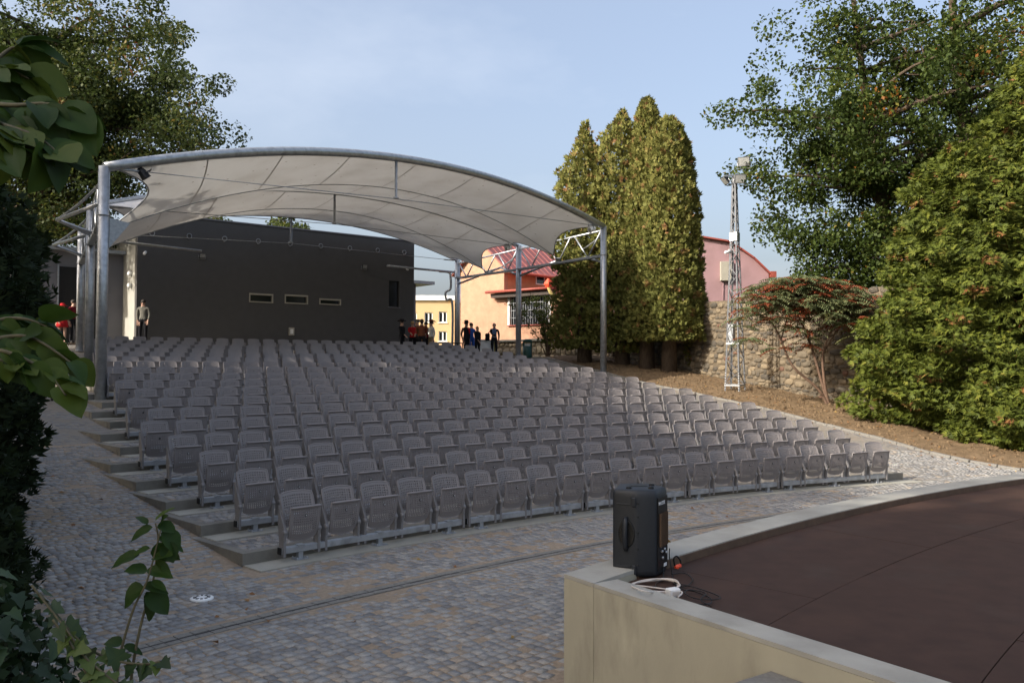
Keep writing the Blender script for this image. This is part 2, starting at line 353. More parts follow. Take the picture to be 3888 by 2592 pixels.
# ------------------------------------------------------------------ the lie of the land
A0, RAD, DROW, RISE, HC = 0.788065, 32.8046, 1.25970, 0.14540, 0.8088
CX, CY = 20.678994, -12.693025
PITCH = 0.58
def pol(rho, s):
    a = A0 - s / rho
    return CX - rho * math.sin(a), CY + rho * math.cos(a), a
def topol(x, y):
    rho = math.hypot(x - CX, y - CY); ang = math.atan2(-(x - CX), y - CY)
    return rho, (A0 - ang) * rho
KOFF = 0.15
def cap_z(x): return 2.65 + max(0.0, min(1.0, (-5.0 - x) / 8.0)) * 0.5
def hgt(x, y):
    rho = math.hypot(x - CX, y - CY)
    return max(0.0, min((rho - RAD - KOFF) * RISE / DROW, cap_z(x)))
def fbm(x, y, f=1.0, seed=0.0):
    v = 0; a = 1
    for o in range(3):
        v += a * math.sin(x * f * 1.7 + 1.3 * o + seed + 1.1 * math.sin(y * f * 1.1 + o)) * math.sin(y * f * 1.9 + 2.1 * o - seed + 1.3 * math.sin(x * f * .9)); a *= .5; f *= 2.1
    return v
KERB = [(1.0, 41.0), (2.07, 38.79), (3.75, 34.96), (4.98, 31.93), (6.3, 29.95), (7.40, 27.92), (7.96, 26.85), (8.42, 25.69), (8.90, 24.35), (9.31, 23.34), (9.74, 22.24), (10.15, 20.92), (10.64, 19.98), (11.52, 19.19), (14.0, 17.2)]
kerb_pol = sorted((topol(x, y)) for x, y in KERB)
def s_right(rho):
    if rho <= kerb_pol[0][0]: return kerb_pol[0][1]
    for (r0, s0), (r1, s1) in zip(kerb_pol, kerb_pol[1:]):
        if r0 <= rho <= r1: return lerp(s0, s1, (rho - r0) / max(1e-6, r1 - r0))
    return kerb_pol[-1][1]

# wide ground sheet to the horizon, a little under everything else
gx = sorted(set([-600, -300, -150, -80] + list(range(-50, 51, 2)) + [80, 150, 300, 600]))
gy = sorted(set([-300, -100, -50] + list(range(-30, 81, 2)) + [110, 150, 250, 400, 700, 1200]))
gv = []; 
for y in gy:
    for x in gx: gv.append((x, y, hgt(x, y) - 0.10))
n_ = len(gx)
gf = [(j * n_ + i, j * n_ + i + 1, (j + 1) * n_ + i + 1, (j + 1) * n_ + i) for j in range(len(gy) - 1) for i in range(n_ - 1)]
g = MB(); g.add(gv, gf, True); tag(g.build('ground', MT['earth']), 'grassy earth stretching away beneath and behind the theatre', kind='structure')

# paved ground: front yard, both ramps, the top
def s_left(rho): return -14.0
rhos = list(np.arange(20.5, 32.8, .41)) + [RAD + KOFF] + list(np.arange(33.3, 64, .6))
NS = 64
pv = []; pf = []
for r in rhos:
    sl, sr = s_left(r), s_right(r) - .06
    for i in range(NS + 1):
        x, y, a = pol(r, lerp(sl, sr, i / NS)); pv.append((x, y, hgt(x, y) + 0.004 * fbm(x, y, .9)))
for j in range(len(rhos) - 1):
    for i in range(NS): pf.append((j * (NS + 1) + i, j * (NS + 1) + i + 1, (j + 1) * (NS + 1) + i + 1, (j + 1) * (NS + 1) + i))
pm = MB(); pm.add(pv, pf, True)
for i_, f_ in enumerate(pm.f):
    q_ = pm.v[f_[0]]
    if math.hypot(q_[0], q_[1]) < 17.5: pm.mi[i_] = 1
paving = tag(pm.build('pavement', [MT['cobble'], MT['sand']]), 'sand-strewn granite sett paving of the yard and ramps', kind='structure')

# soil bank right of the ramp
bank = MB(); bv = []; bf = []
WALL_LINE = [(3.6, 44.5), (5.4, 40.6), (7.5, 35.9), (8.9, 33.0), (10.6, 29.4), (12.6, 26.8), (16.0, 23.2), (21.0, 19.0)]
def wall_at(t):
    k = min(int(t * (len(WALL_LINE) - 1)), len(WALL_LINE) - 2); u = t * (len(WALL_LINE) - 1) - k
    return lerp(WALL_LINE[k][0], WALL_LINE[k + 1][0], u), lerp(WALL_LINE[k][1], WALL_LINE[k + 1][1], u)
NB, NW = 130, 40
KL = KERB
def kerb_at(t):
    # resample kerb by arclength
    L = [0]
    for a, b in zip(KL, KL[1:]): L.append(L[-1] + math.hypot(b[0] - a[0], b[1] - a[1]))
    d = t * L[-1]
    for k in range(len(KL) - 1):
        if d <= L[k + 1] + 1e-9:
            u = (d - L[k]) / (L[k + 1] - L[k]); return lerp(KL[k][0], KL[k + 1][0], u), lerp(KL[k][1], KL[k + 1][1], u)
    return KL[-1]
for i in range(NB + 1):
    t = i / NB; kx, ky = kerb_at(t); wx, wy = wall_at(t)
    wx += .5; wy += .3
    for j in range(NW + 1):
        u = j / NW; x, y = lerp(kx, wx, u), lerp(ky, wy, u)
        z = hgt(x, y) + .02 + .10 * math.sin(math.pi * min(u, .9)) + .02 * fbm(x, y, 2.2) * min(1, u * 6) + .018 * fbm(x, y, 7.0, 3) * min(1, u * 6) + npr.normal(0, .008) * min(1, u * 6)
        bv.append((x, y, z))
for i in range(NB):
    for j in range(NW): bf.append((i * (NW + 1) + j, (i + 1) * (NW + 1) + j, (i + 1) * (NW + 1) + j + 1, i * (NW + 1) + j + 1))
bank.add(bv, bf, True); tag(bank.build('soil_bank', MT['soil']), 'bare raked brown soil between the ramp kerb and the stone wall', kind='structure')

# granite kerb stones along the ramp
kb = empty('kerb_line', (0, 0, 0)); tag(kb, 'low granite kerb between the paved ramp and the soil', kind='structure')
t = 0.0; LEN = sum(math.hypot(b[0] - a[0], b[1] - a[1]) for a, b in zip(KL, KL[1:]))
kmesh = []
for q in range(4):
    mb = MB(); mb.box(-.5, .5, -.06, .06, -.12, .055, bev=.012); kmesh.append(mb.mesh('kerb_stone', MT['granite']))
dpos = 0.0
while dpos < LEN - .6:
    ln = rnd.uniform(.42, .62)
    x0, y0 = kerb_at(dpos / LEN); x1, y1 = kerb_at(min(1, (dpos + ln - .012) / LEN))
    o = link('kerb_stone', kmesh[rnd.randrange(4)], kb)
    o.location = ((x0 + x1) / 2, (y0 + y1) / 2, (hgt(x0, y0) + hgt(x1, y1)) / 2 + rnd.uniform(-.008, .012))
    dz = hgt(x1, y1) - hgt(x0, y0); o.rotation_euler = (rnd.uniform(-.03, .03), -math.atan2(dz, math.hypot(x1 - x0, y1 - y0)), math.atan2(y1 - y0, x1 - x0) + rnd.uniform(-.02, .02)); o.scale = (math.hypot(x1 - x0, y1 - y0), 1, 1)
    dpos += ln

# ------------------------------------------------------------------ seat rows: ends measured along the arcs
ROW_L = {1: 0.0, 2: .08, 3: .16, 4: .24, 5: .32, 6: .94, 7: 1.05, 8: 1.67, 9: 1.74, 10: 2.39, 11: 2.46, 12: 3.06, 13: 3.14, 14: 3.77, 15: 3.84, 16: 4.47, 17: 4.54, 18: 5.21}
ROW_R = {1: 12.18, 2: 12.89, 3: 13.63, 4: 14.29, 5: 15.01, 6: 15.07, 7: 15.76, 8: 15.81, 9: 16.47, 10: 16.51, 11: 17.18, 12: 17.0, 13: 17.66, 14: 17.84, 15: 18.3, 16: 18.4, 17: 18.6, 18: 18.5}
ORD = ['front', 'second', 'third', 'fourth', 'fifth', 'sixth', 'seventh', 'eighth', 'ninth', 'tenth', 'eleventh', 'twelfth', 'thirteenth', 'fourteenth', 'fifteenth', 'sixteenth', 'seventeenth', 'eighteenth', 'nineteenth', 'twentieth', 'twenty-first', 'twenty-second', 'twenty-third', 'twenty-fourth', 'twenty-fifth', 'twenty-sixth', 'twenty-seventh', 'twenty-eighth']
NTH = ['first'] + ORD[1:]

# terraces: tread with setts, concrete riser, strip for the seat posts
def arc_block(mb, r0, r1, s0, s1, z0, z1, n):
    vs = []
    for i in range(n + 1):
        u = i / n
        for (r, z) in ((r0, z0), (r0, z1), (r1, z1), (r1, z0)):
            x, y, a = pol(r, lerp(s0, s1, u) * r / r0); vs.append((x, y, z))
    fs = []
    for i in range(n):
        for k in range(4):
            k2 = (k + 1) % 4; fs.append((i * 4 + k, i * 4 + k2, i * 4 + 4 + k2, i * 4 + 4 + k))
    fs.append((3, 2, 1, 0)); fs.append((n * 4, n * 4 + 1, n * 4 + 2, n * 4 + 3)); mb.add(vs, fs)
step_info = {}
for k in range(1, 18):
    r0 = RAD + (k - 1) * DROW + KOFF; r1 = r0 + DROW
    s0 = ROW_L[k] - .68; s1 = ROW_R[k] + .95
    step_info[k] = (r0, r1, s0, s1)
    z = k * RISE
    st = MB(); arc_block(st, r0 + .11, r1 - .02 + .1, s0 + .06, s1 - .06, z - .30, z, 40)
    so = tag(st.build('terrace_step', MT['cobble']), 'sett-paved terrace behind the %s row of seats' % ORD[k - 1], kind='structure')
    # riser of cast kerb units, about two metres each
    nu = max(3, int((s1 - s0) / 2.0)); 
    for q in range(nu):
        mb = MB(); arc_block(mb, r0, r0 + .12, lerp(s0, s1, q / nu) + .004, lerp(s0, s1, (q + 1) / nu) - .004, z - RISE - .08, z + .006, 4)
        mb.build('kerb_unit', MT['kerb_c'], so)
    for side in (0, 1):
        mb = MB(); sa = s0 if side == 0 else s1 - .12; arc_block(mb, r0 + .124, r1 + .10, sa, sa + .12, z - RISE - .12, z + .006, 1); mb.build('end_kerb', MT['kerb_c'], so)
    mb = MB(); arc_block(mb, r0 - .40, r0 - .004, s0 + .02, s1 - .05, z - RISE - .1, z - RISE + .016, 40); mb.build('seat_strip', MT['concrete_l'], so)
# last strip under row eighteen
r0 = RAD + 17 * DROW + KOFF
mb = MB(); arc_block(mb, r0 - .40, r0 - .004, ROW_L[18] - .6, ROW_R[18] + .8, 17 * RISE - .1, 17 * RISE + .016, 40); tag(mb.build('terrace_strip', MT['concrete_l']), 'pale concrete strip under the last row of seats', kind='structure')

# ------------------------------------------------------------------ granite setts built one by one where they can be told apart
def in_stage(x, y):
    rho, s = topol(x, y)
    if rho > 28.08: return False
    dx, dy = x - .39, y - 6.29
    return dx * .818 + dy * .575 > -.05
def visible(x, y, z):
    d = Vector((x, y, z)) - CAMP; w = d.dot(FW)
    if w < .5: return None
    return 1944 + F_PX * d.dot(CR) / w, 1296 - F_PX * d.dot(CU) / w, w
sett_list = []
def sett_row(rho, s0, s1, zfun, lim=19.0):
    s = s0 + rnd.uniform(-.05, .05)
    while s < s1:
        ln = rnd.uniform(.085, .13)
        x, y, a = pol(rho, s + ln / 2); z = zfun(x, y)
        v = visible(x, y, z)
        if v and -60 < v[0] < 3960 and v[1] < 2680 and v[2] < lim and not in_stage(x, y):
            lift = .0040 + .0040 * fbm(x, y, .55, 1.0) + .0026 * fbm(x, y, 2.3, 4) + rnd.gauss(0, .0026)
            if lift > -.0012: sett_list.append((x, y, z + .004 * fbm(x, y, .9) + max(lift, .0012), a, ln - rnd.uniform(.008, .016), v[2]))
        s += ln
rho = 24.0
ROWW = .108
while rho < RAD + 7.5:
    if rho < RAD + KOFF - .42: 
        if abs(rho - 30.99) > .14: sett_row(rho, -9.0, s_right(rho) - .15, hgt)
    else:
        k = int((rho - RAD - KOFF) / DROW) + 1
        if k >= 1 and k in step_info:
            s0 = step_info[k][2]; sett_row(rho, -9.0, s0 - .08, hgt, 17.5)
            if rho - step_info[k][0] > .16 and step_info[k][1] - rho > .44 and k <= 6: sett_row(rho, s0 + .17, s0 + 3.0, lambda x, y, kk=k: kk * RISE + .004, 19.0)
            if k <= 3: sett_row(rho, step_info[k][3] + .1, s_right(rho) - .12, hgt, 21.0)
        else:
            sett_row(rho, -9.0, -.75, hgt, 17.0); sett_row(rho, 13.2, s_right(rho) - .12, hgt, 20.0)
    rho += ROWW + rnd.uniform(-.004, .004)
sett_list.sort(key=lambda q: q[5])
SETT_W = ROWW - .010
def sett_geo(n):
    """n unit setts: top ring inset, sides down; returns verts (n,8,3) in unit size"""
    b = np.array([[-.5, -.5, -1], [.5, -.5, -1], [.5, .5, -1], [-.5, .5, -1], [-.485, -.48, 0], [.485, -.48, 0], [.485, .48, 0], [-.485, .48, 0]], float)
    V = np.repeat(b[None], n, 0); jt = npr.normal(0, .05, (n, 4, 2)); V[:, :4, :2] += jt; V[:, 4:, :2] += jt; V[:, 4:, 2] += npr.normal(0, .035, (n, 4)); return V
SF = np.array([[4, 5, 6, 7], [0, 1, 5, 4], [1, 2, 6, 5], [2, 3, 7, 6], [3, 0, 4, 7]])
near = sett_list[:300]; far = sett_list[300:]
sv = sett_geo(10)
sett_meshes = []
for q in range(10):
    me = np_mesh('sett', sv[q] * np.array([.1, SETT_W, .03]), SF, MT['sett'], np.full(5, npr.beta(2, 2))); sett_meshes.append(me)
for (x, y, z, a, ln, w) in near:
    o = link('sett', sett_meshes[rnd.randrange(10)], paving); o.location = (x, y, z); o.rotation_euler = (rnd.gauss(0, .03), rnd.gauss(0, .03), a + rnd.gauss(0, .06)); o.scale = (ln / .1, 1, 1)
if far:
    A = np.array(far); n = len(A); V = sett_geo(n) * np.stack([A[:, 4], np.full(n, SETT_W), np.full(n, .03)], 1)[:, None, :]
    ang = A[:, 3] + npr.normal(0, .06, n); c, s_ = np.cos(ang)[:, None], np.sin(ang)[:, None]
    X = V[:, :, 0] * c - V[:, :, 1] * s_ + A[:, 0, None]; Y = V[:, :, 0] * s_ + V[:, :, 1] * c + A[:, 1, None]; Z = V[:, :, 2] + A[:, 2, None]
    VV = np.stack([X, Y, Z], 2).reshape(-1, 3); FF = (SF[None] + (np.arange(n) * 8)[:, None, None]).reshape(-1, 4)
    o = link('sett_field', np_mesh('sett_field', VV, FF, MT['sett'], np.repeat(npr.beta(2, 2, n), 5)), paving); o['kind'] = 'stuff'
print('setts', len(sett_list))
# open joint along an arc through the yard, between two straight courses
ed = MB(); s = -7.0
while s < 13.5:
    ln = rnd.uniform(.10, .16)
    for ra, rb in ((30.89, 30.962), (30.998, 31.09)): arc_block(ed, ra, rb, s + .004, s + ln - .005, -.06, .006 + rnd.uniform(0, .005), 1)
    s += ln
ed.build('edging_course', MT['granite'], paving)
ej = MB(); arc_block(ej, 30.966, 30.994, -7, 13.5, -.06, .0055, 60); ej.build('joint', MT['dark'], paving)
# round drain cover
dc = empty('drain_cover', tuple(atz(766, 2270, .012))); tag(dc, 'small round white drain cover set in the paving', 'drain')
mb = MB(); mb.lathe([(.115, -.02), (.115, .006), (.105, .012), (.02, .014)], 24); mb.build('disc', MT['white'], dc)
for k in range(10):
    mb = MB(); a = k * math.pi / 5; mb.box(.05, .085, -.012, .012, .0125, .0155, Matrix.Rotation(a, 4, 'Z')); mb.build('slot', MT['dark'], dc)

# ------------------------------------------------------------------ seats
def perf_plate(fmap, nx, nz, mx0, mx1, mz0, mz1, th, gap=.60):
    """plate with nx x nz square holes; fmap(u,v)->(point, normal); margins as fractions"""
    us = [0.0]
    def lines(n, a, b):
        out = [0.0]; w = (1 - a - b) / (n - (1 - gap)); 
        for i in range(n): out += [a + i * w, a + i * w + w * gap]
        out.append(1.0); return out
    U = lines(nx, mx0, mx1); Vv = lines(nz, mz0, mz1)
    mb = MB(); NU, NV = len(U), len(Vv); fr = []; bk = []
    for v in Vv:
        for u in U:
            p, n = fmap(u, v); p = Vector(p); n = Vector(n).normalized(); fr.append(p + n * th / 2); bk.append(p - n * th / 2)
    vs = fr + bk; NN = NU * NV; fs = []
    def hole(i, j): return 0 <= i < NU - 1 and 0 <= j < NV - 1 and i % 2 == 1 and j % 2 == 1
    def solid(i, j): return 0 <= i < NU - 1 and 0 <= j < NV - 1 and not hole(i, j)
    for j in range(NV - 1):
        for i in range(NU - 1):
            a, b, c, d = j * NU + i, j * NU + i + 1, (j + 1) * NU + i + 1, (j + 1) * NU + i
            if solid(i, j):
                fs.append((a, b, c, d)); fs.append((NN + d, NN + c, NN + b, NN + a))
                for (ii, jj, p, q) in ((i, j - 1, a, b), (i + 1, j, b, c), (i, j + 1, c, d), (i - 1, j, d, a)):
                    if not solid(ii, jj): fs.append((p, NN + p, NN + q, q))
    mb.add(vs, fs, False); return mb
BW = .455
def back_map(u, v):
    x = (u - .5) * 2                                     # -1..1
    w = BW / 2 * (1 - .03 * (1 - v)) * (1 - .05 * max(0, v - .90) / .10 * abs(x) ** 3)
    top = .809 - .020 * x * x - .004 * x ** 8
    z = lerp(.40, top, v); y = lerp(.025, .135, v) - .035 * x * x - .01 * math.sin(math.pi * v)
    return (x * w, y, z), (-.15 * -x, -1, .25)
def seat_map(u, v):
    x = (u - .5) * 2
    w = .205 * (1 - .10 * (1 - v) ** 3 * abs(x) ** 2)
    zb = .232 + .030 * x * x + .012 * x ** 8
    z = lerp(zb, .645, v); y = -.085 - .045 * v + .05 * (1 - v) ** 4 - .012 * math.cos(x * 1.57) * (1 - v)
    return (x * w, y, z), (0, -1, .1)
def seat_meshes(seatm):
    b = perf_plate(back_map, 12, 11, .08, .08, .08, .10, .008)
    # rolled rim round the back
    pts = [back_map(0, v / 6)[0] for v in range(7)] + [back_map(u / 10, 1)[0] for u in range(1, 11)] + [back_map(1, 1 - v / 6)[0] for v in range(1, 7)]
    b.tube(pts, .009, 5)
    back = b.mesh('backrest', seatm)
    s = perf_plate(seat_map, 12, 11, .10, .10, .20, .08, .009)
    pts = [seat_map(0, 1 - v / 5)[0] for v in range(6)] + [seat_map(u / 8, 0)[0] for u in range(1, 9)] + [seat_map(1, v / 5)[0] for v in range(1, 6)]
    s.tube(pts, .009, 5)
    # front lip of the folded seat
    rings = []
    for i in range(9):
        x = -.21 + .42 * i / 8; d = .0 if 0 < i < 8 else .010
        rings.append([(x, -.120, .630), (x, -.160 + d, .634), (x, -.168 + d, .644), (x, -.160 + d, .655 - d * .4), (x, -.118, .657 - d * .4)])
    s.loft(rings)
    pan = s.mesh('seat_pan', seatm)
    arm = MB(); rings = []
    for (z, hw, y0, y1, xo) in ((.655, .007, .075, .105, 0), (.56, .010, .035, .088, 0), (.46, .014, -.02, .085, 0), (.40, .018, -.055, .085, .004), (.345, .021, -.070, .075, .007), (.29, .016, -.06, .065, .003), (.235, .012, -.050, .058, 0), (.175, .016, -.055, .056, 0), (.055, .015, -.056, .054, 0)):
        rings.append([(xo - hw, y0, z), (xo + hw, y0, z), (xo + hw, y1, z), (xo - hw, y1, z)])
    arm.loft(rings, smooth=False)
    mrot = Matrix.Translation((.004, -.045, .35)) @ Matrix.Rotation(math.pi / 2, 4, 'Y')
    arm.lathe([(.028, -.026), (.032, -.022), (.032, .022), (.028, .026)], 14, m=mrot)
    armm = arm.mesh('bracket', MT['seat_arm'])
    bd = MB(); bd.lathe([(.017, -.004), (.017, .002), (.014, .004)], 14, m=Matrix.Rotation(math.pi / 2, 4, 'X')); badge = bd.mesh('badge', MT['badge'])
    return back, pan, armm, badge
BACK, PAN, ARM, BADGE = seat_meshes(MT['seat'])
def text_mesh_curve(txt, size, matl, align='CENTER', extrude=.0006, bold=0.0):
    c = bpy.data.curves.new('lettering', 'FONT'); c.body = txt; c.size = size; c.align_x = align; c.align_y = 'CENTER'; c.extrude = extrude; c.offset = bold; c.materials.append(matl); c.resolution_u = 2
    o = bpy.data.objects.new('lettering', c); me = bpy.data.meshes.new_from_object(o); bpy.data.objects.remove(o); bpy.data.curves.remove(c)
    return me
num_curves = {}
def make_seat(x, y, z, a, label, number=None, pitchx=.58):
    t = empty('folding_seat', (x, y, z), a + rnd.gauss(0, .006))
    tag(t, label, 'seat', 'grey perforated folding seats in rows')
    link('backrest', BACK, t); tilt = rnd.gauss(0, .02)
    p = link('seat_pan', PAN, t); p.location = (0, rnd.gauss(0, .004), 0); p.rotation_euler = (tilt * .3, 0, 0)
    link('bracket', ARM, t, (-.238, 0, 0)); b2 = link('bracket', ARM, t, (.238, 0, 0)); b2.scale = (-1, 1, 1)
    bd = link('badge', BADGE, t, (0, -.136, .540))
    if number is not None:
        if number not in num_curves: num_curves[number] = text_mesh_curve(str(number), .021, MT['white'], bold=.0006)
        link('digits', num_curves[number], bd, (0, -.0045, 0), (math.pi / 2, 0, 0))
    return t
beam_cap_m = MB().box(-.006, .006, -.041, .041, -.041, .041).mesh('end_cap', MT['black_m'])
post_mb = MB(); post_mb.box(-.032, .032, -.028, .028, .008, .088); post_mb.box(-.085, .085, -.075, .075, 0, .010, bev=.003)
for sx in (-1, 1):
    for sy in (-1, 1): post_mb.lathe([(.011, .010), (.011, .022), (.006, .030)], 6, (sx * .065, sy * .055, 0), smooth=False)
post_mb.box(-.045, .045, -.046, .046, .165, .176)
POST = post_mb.mesh('post', MT['steel'])
def seats_for_row(row):
    rho = RAD + (row - 1) * DROW; n = int(round((ROW_R[row] - ROW_L[row]) / PITCH)); 
    return rho, [lerp(ROW_L[row], ROW_R[row], i / n) for i in range(n + 1)]
LAST_SINGLE = 12
def split_beams(n):
    out = []; i = 0
    first = True
    while i < n:
        c = 5 if (first or n - i == 5) else 4
        if n - i - c == 1: c += 1
        if n - i - c == 2: c = c - 1 if c > 4 else c
        c = min(c, n - i); out.append((i, i + c)); i += c; first = False
    return out
far_seats = []
for row in range(1, 19):
    rho, ss = seats_for_row(row); z = (row - 1) * RISE + .016; P = [pol(rho, s) for s in ss]; n = len(P)
    if row <= LAST_SINGLE:
        for i, (x, y, a) in enumerate(P):
            lab = 'grey perforated folding seat, %s from the hedge-side end of the %s row' % (NTH[i], ORD[row - 1])
            num = (n - i) if row <= 4 else None
            make_seat(x, y, z, a, lab, num)
        for bi, (i0, i1) in enumerate(split_beams(n)):
            xm = [P[i0], P[i1 - 1]]; a = (P[i0][2] + P[i1 - 1][2]) / 2
            c = Vector(((xm[0][0] + xm[1][0]) / 2, (xm[0][1] + xm[1][1]) / 2, z)); ln = math.hypot(xm[1][0] - xm[0][0], xm[1][1] - xm[0][1]) + .535
            # sagitta of the chord: sit between the seats
            b = empty('seat_beam', c, a); tag(b, 'galvanised steel beam carrying seats, %s from the hedge-side end, %s row' % (NTH[bi], ORD[row - 1]), 'seat beam', 'galvanised beams under the seats')
            mb = MB(); mb.box(-ln / 2, ln / 2, -.04, .04, .088, .166, bev=.006); mb.build('tube', MT['steel'], b)
            for sx in (-1, 1): link('end_cap', beam_cap_m, b, (sx * (ln / 2 + .004), 0, .127))
            idx = [i0, i1 - 1] if i1 - i0 <= 4 else [i0, (i0 + i1 - 1) // 2, i1 - 1]
            for q in sorted(set(idx)):
                d = Vector((P[q][0] - c.x, P[q][1] - c.y)); link('post', POST, b, (d.x * math.cos(a) + d.y * math.sin(a), 0, 0))
    else:
        far_seats += [(x, y, z, a) for (x, y, a) in P]
# the rows at the back, past the three hundred nearest seats: one mass
fs_ = MB()
for v_ in (0,):
    nu, nv = 6, 2
    for fm in (back_map, seat_map):
        for side in (1, -1):
            vs = []
            for j in range(nv + 1):
                for i in range(nu + 1):
                    p, nn = fm(i / nu, j / nv); vs.append((p[0], p[1] - side * .006, p[2]))
            fs_.add(vs, [(j * (nu + 1) + i, j * (nu + 1) + i + 1, (j + 1) * (nu + 1) + i + 1, (j + 1) * (nu + 1) + i) for j in range(nv) for i in range(nu)])
    fs_.box(-.21, .21, -.165, -.118, .632, .656)
    for sx in (-1, 1): fs_.box(sx * .238 - .016, sx * .238 + .016, -.05, .06, .05, .62)
    fs_.box(-.29, .29, -.04, .04, .088, .166); fs_.box(-.03, .03, -.03, .03, 0, .088)
fm_ = MB(); BV = np.array(fs_.v)
VV = []; FF = []
for (x, y, z, a) in far_seats:
    o = len(VV) and sum(len(q) for q in VV); c, s = math.cos(a), math.sin(a)
    W = np.stack([BV[:, 0] * c - BV[:, 1] * s + x, BV[:, 0] * s + BV[:, 1] * c + y, BV[:, 2] + z], 1); VV.append(W)
    FF += [tuple(i + o for i in f) for f in fs_.f]
fm_.v = [tuple(p) for p in np.concatenate(VV)]; fm_.f = FF; fm_.sm = [False] * len(FF); fm_.mi = [0] * len(FF)
tag(fm_.build('rear_seating', MT['seat']), 'six rearmost rows of grey folding seats below the grey building', 'seating', kind='stuff')

print('single seats', len([o for o in COL.objects if o.name.startswith('folding_seat')]), 'beams', len([o for o in COL.objects if o.name.startswith('seat_beam')]), 'far', len(far_seats))

# ------------------------------------------------------------------ stage
C0 = Vector((.39, 6.29)); SD = Vector((.575, -.818)).normalized(); SP = Vector((.818, .575)).normalized()
_rc, _sc = topol(C0.x, C0.y); STG = .86; FLO = .79
def front_pt(q, d=0.0):
    r = _rc + .055 * max(q, -.5) - d; x, y, a = pol(r, (_sc + q) * r / (_rc + .055 * max(q, -.5))); return Vector((x, y))
stage = empty('stage', (C0.x, C0.y, 0)); tag(stage, 'raised stage with pale concrete parapet and brown plywood floor', 'stage')
def W2L(p, z): return (p.x - C0.x, p.y - C0.y, z)
def wall_strip(mb, outer, inner, z0, zi, z1):
    n = len(outer); vs = []
    for o_, i_ in zip(outer, inner): vs += [W2L(o_, z0), W2L(o_, z1), W2L(i_, z1), W2L(i_, zi)]
    fs = []
    for k in range(n - 1):
        for j in range(4):
            j2 = (j + 1) % 4; fs.append((k * 4 + j, k * 4 + j2, k * 4 + 4 + j2, k * 4 + 4 + j))
    fs += [(3, 2, 1, 0), tuple((n - 1) * 4 + j for j in range(4))]; mb.add(vs, fs)
qs = [0] + [i * .5 for i in range(1, 31)]
outer = [front_pt(q) for q in qs]; inner = [front_pt(q, .32) for q in qs]
inner[0] = C0 + SP * 0 + SD * .33
mb = MB(); wall_strip(mb, outer, inner, -.3, -.3, STG - .03); mb.build('front_parapet', MT['concrete_w'], stage)
mb = MB(); wall_strip(mb, outer, inner, STG - .028, STG - .028, STG); mb.build('front_coping', MT['concrete'], stage)
# side wall: tall cast concrete with a trowelled top
so_ = [C0 + SD * t for t in (.334, .8, 1.6, 2.4, 3.3)]; si_ = [C0 + SD * t + SP * .22 for t in (.334, .8, 1.6, 2.4, 3.3)]
mb = MB(); wall_strip(mb, so_, si_, -.3, -.3, STG - .03); mb.build('side_wall', MT['concrete_w'], stage)
mb = MB(); wall_strip(mb, so_, si_, STG - .028, STG - .028, STG - .001); mb.build('side_coping', MT['concrete'], stage)
# floor boards in rows that follow the front edge
def q_left(d):
    lo, hi = -2.0, 4.0
    for _ in range(40):
        m = (lo + hi) / 2
        if (front_pt(m, d) - C0).dot(SP) < .235: lo = m
        else: hi = m
    return hi
d = .335; rowi = 0
while d < 9.5:
    d1 = d + 1.22; q = -1.5 + (.9 if rowi % 2 else 0.0); 
    while q < 14:
        qa, qb = q, q + 2.44
        l0, l1 = max(qa, q_left(d)), max(qa, q_left(d1))
        if qb > max(l0, l1) + .02:
            n = 6; g = .003; vs = []
            for i in range(n + 1):
                a0_ = lerp(l0 + g, qb - g, i / n); a1_ = lerp(l1 + g, qb - g, i / n)
                p0, p1 = front_pt(a0_, d + g), front_pt(a1_, d1 - g); h = 0.0
                vs += [W2L(p0, FLO - .02), W2L(p0, FLO + h), W2L(p1, FLO + h), W2L(p1, FLO - .02)]
            fs = []
            for k in range(n):
                for j in range(4):
                    j2 = (j + 1) % 4; fs.append((k * 4 + j, k * 4 + j2, k * 4 + 4 + j2, k * 4 + 4 + j))
            fs += [(3, 2, 1, 0), tuple(n * 4 + j for j in range(4))]
            mb = MB(); mb.add(vs, fs); o = mb.build('floor_board', MT['stage'], stage); o.location.z += rnd.uniform(-.0015, .0015)
        q = qb
    d = d1; rowi += 1
mb = MB(); wall_strip(mb, [front_pt(q, .322) for q in qs[1:]], [front_pt(q, .334) for q in qs[1:]], FLO - .03, FLO - .03, STG - .008); mb.build('edge_board', MT['stage_riser'], stage)
mb = MB(); wall_strip(mb, [C0 + SD * t + SP * .222 for t in (.34, 3.3)], [C0 + SD * t + SP * .232 for t in (.34, 3.3)], FLO - .03, FLO - .03, STG - .010); mb.build('edge_board', MT['stage_riser'], stage)
mb = MB()
pl = [W2L(front_pt(q, .2), FLO - .05) for q in (0.1, 3, 6, 9, 12, 14.5)] + [W2L(front_pt(14.5, 9), FLO - .05), W2L(C0 + SD * 9 + SP * .2, FLO - .05), W2L(C0 + SD * .2 + SP * .2, FLO - .05)]
mb.add(pl, [tuple(range(len(pl)))]); mb.build('floor_base', MT['dark'], stage)
# steps beside the stage wall
OUTW = -SP
stp = empty('stage_steps', (C0.x, C0.y, 0)); tag(stp, 'grey concrete steps against the stage side wall', 'steps')
for k in range(4):
    a_, b_ = C0 + SD * (1.85) + OUTW * (.01 + .34 * k), C0 + SD * (1.85) + OUTW * (.01 + .34 * (k + 1))
    mb = MB(); z1 = .70 - .175 * k
    pl = [W2L(a_, 0), W2L(b_, 0), W2L(b_ + SD * 1.8, 0), W2L(a_ + SD * 1.8, 0)]
    mb.prism([(p[0], p[1]) for p in pl], -.1, z1); mb.build('step', MT['granite'], stp)

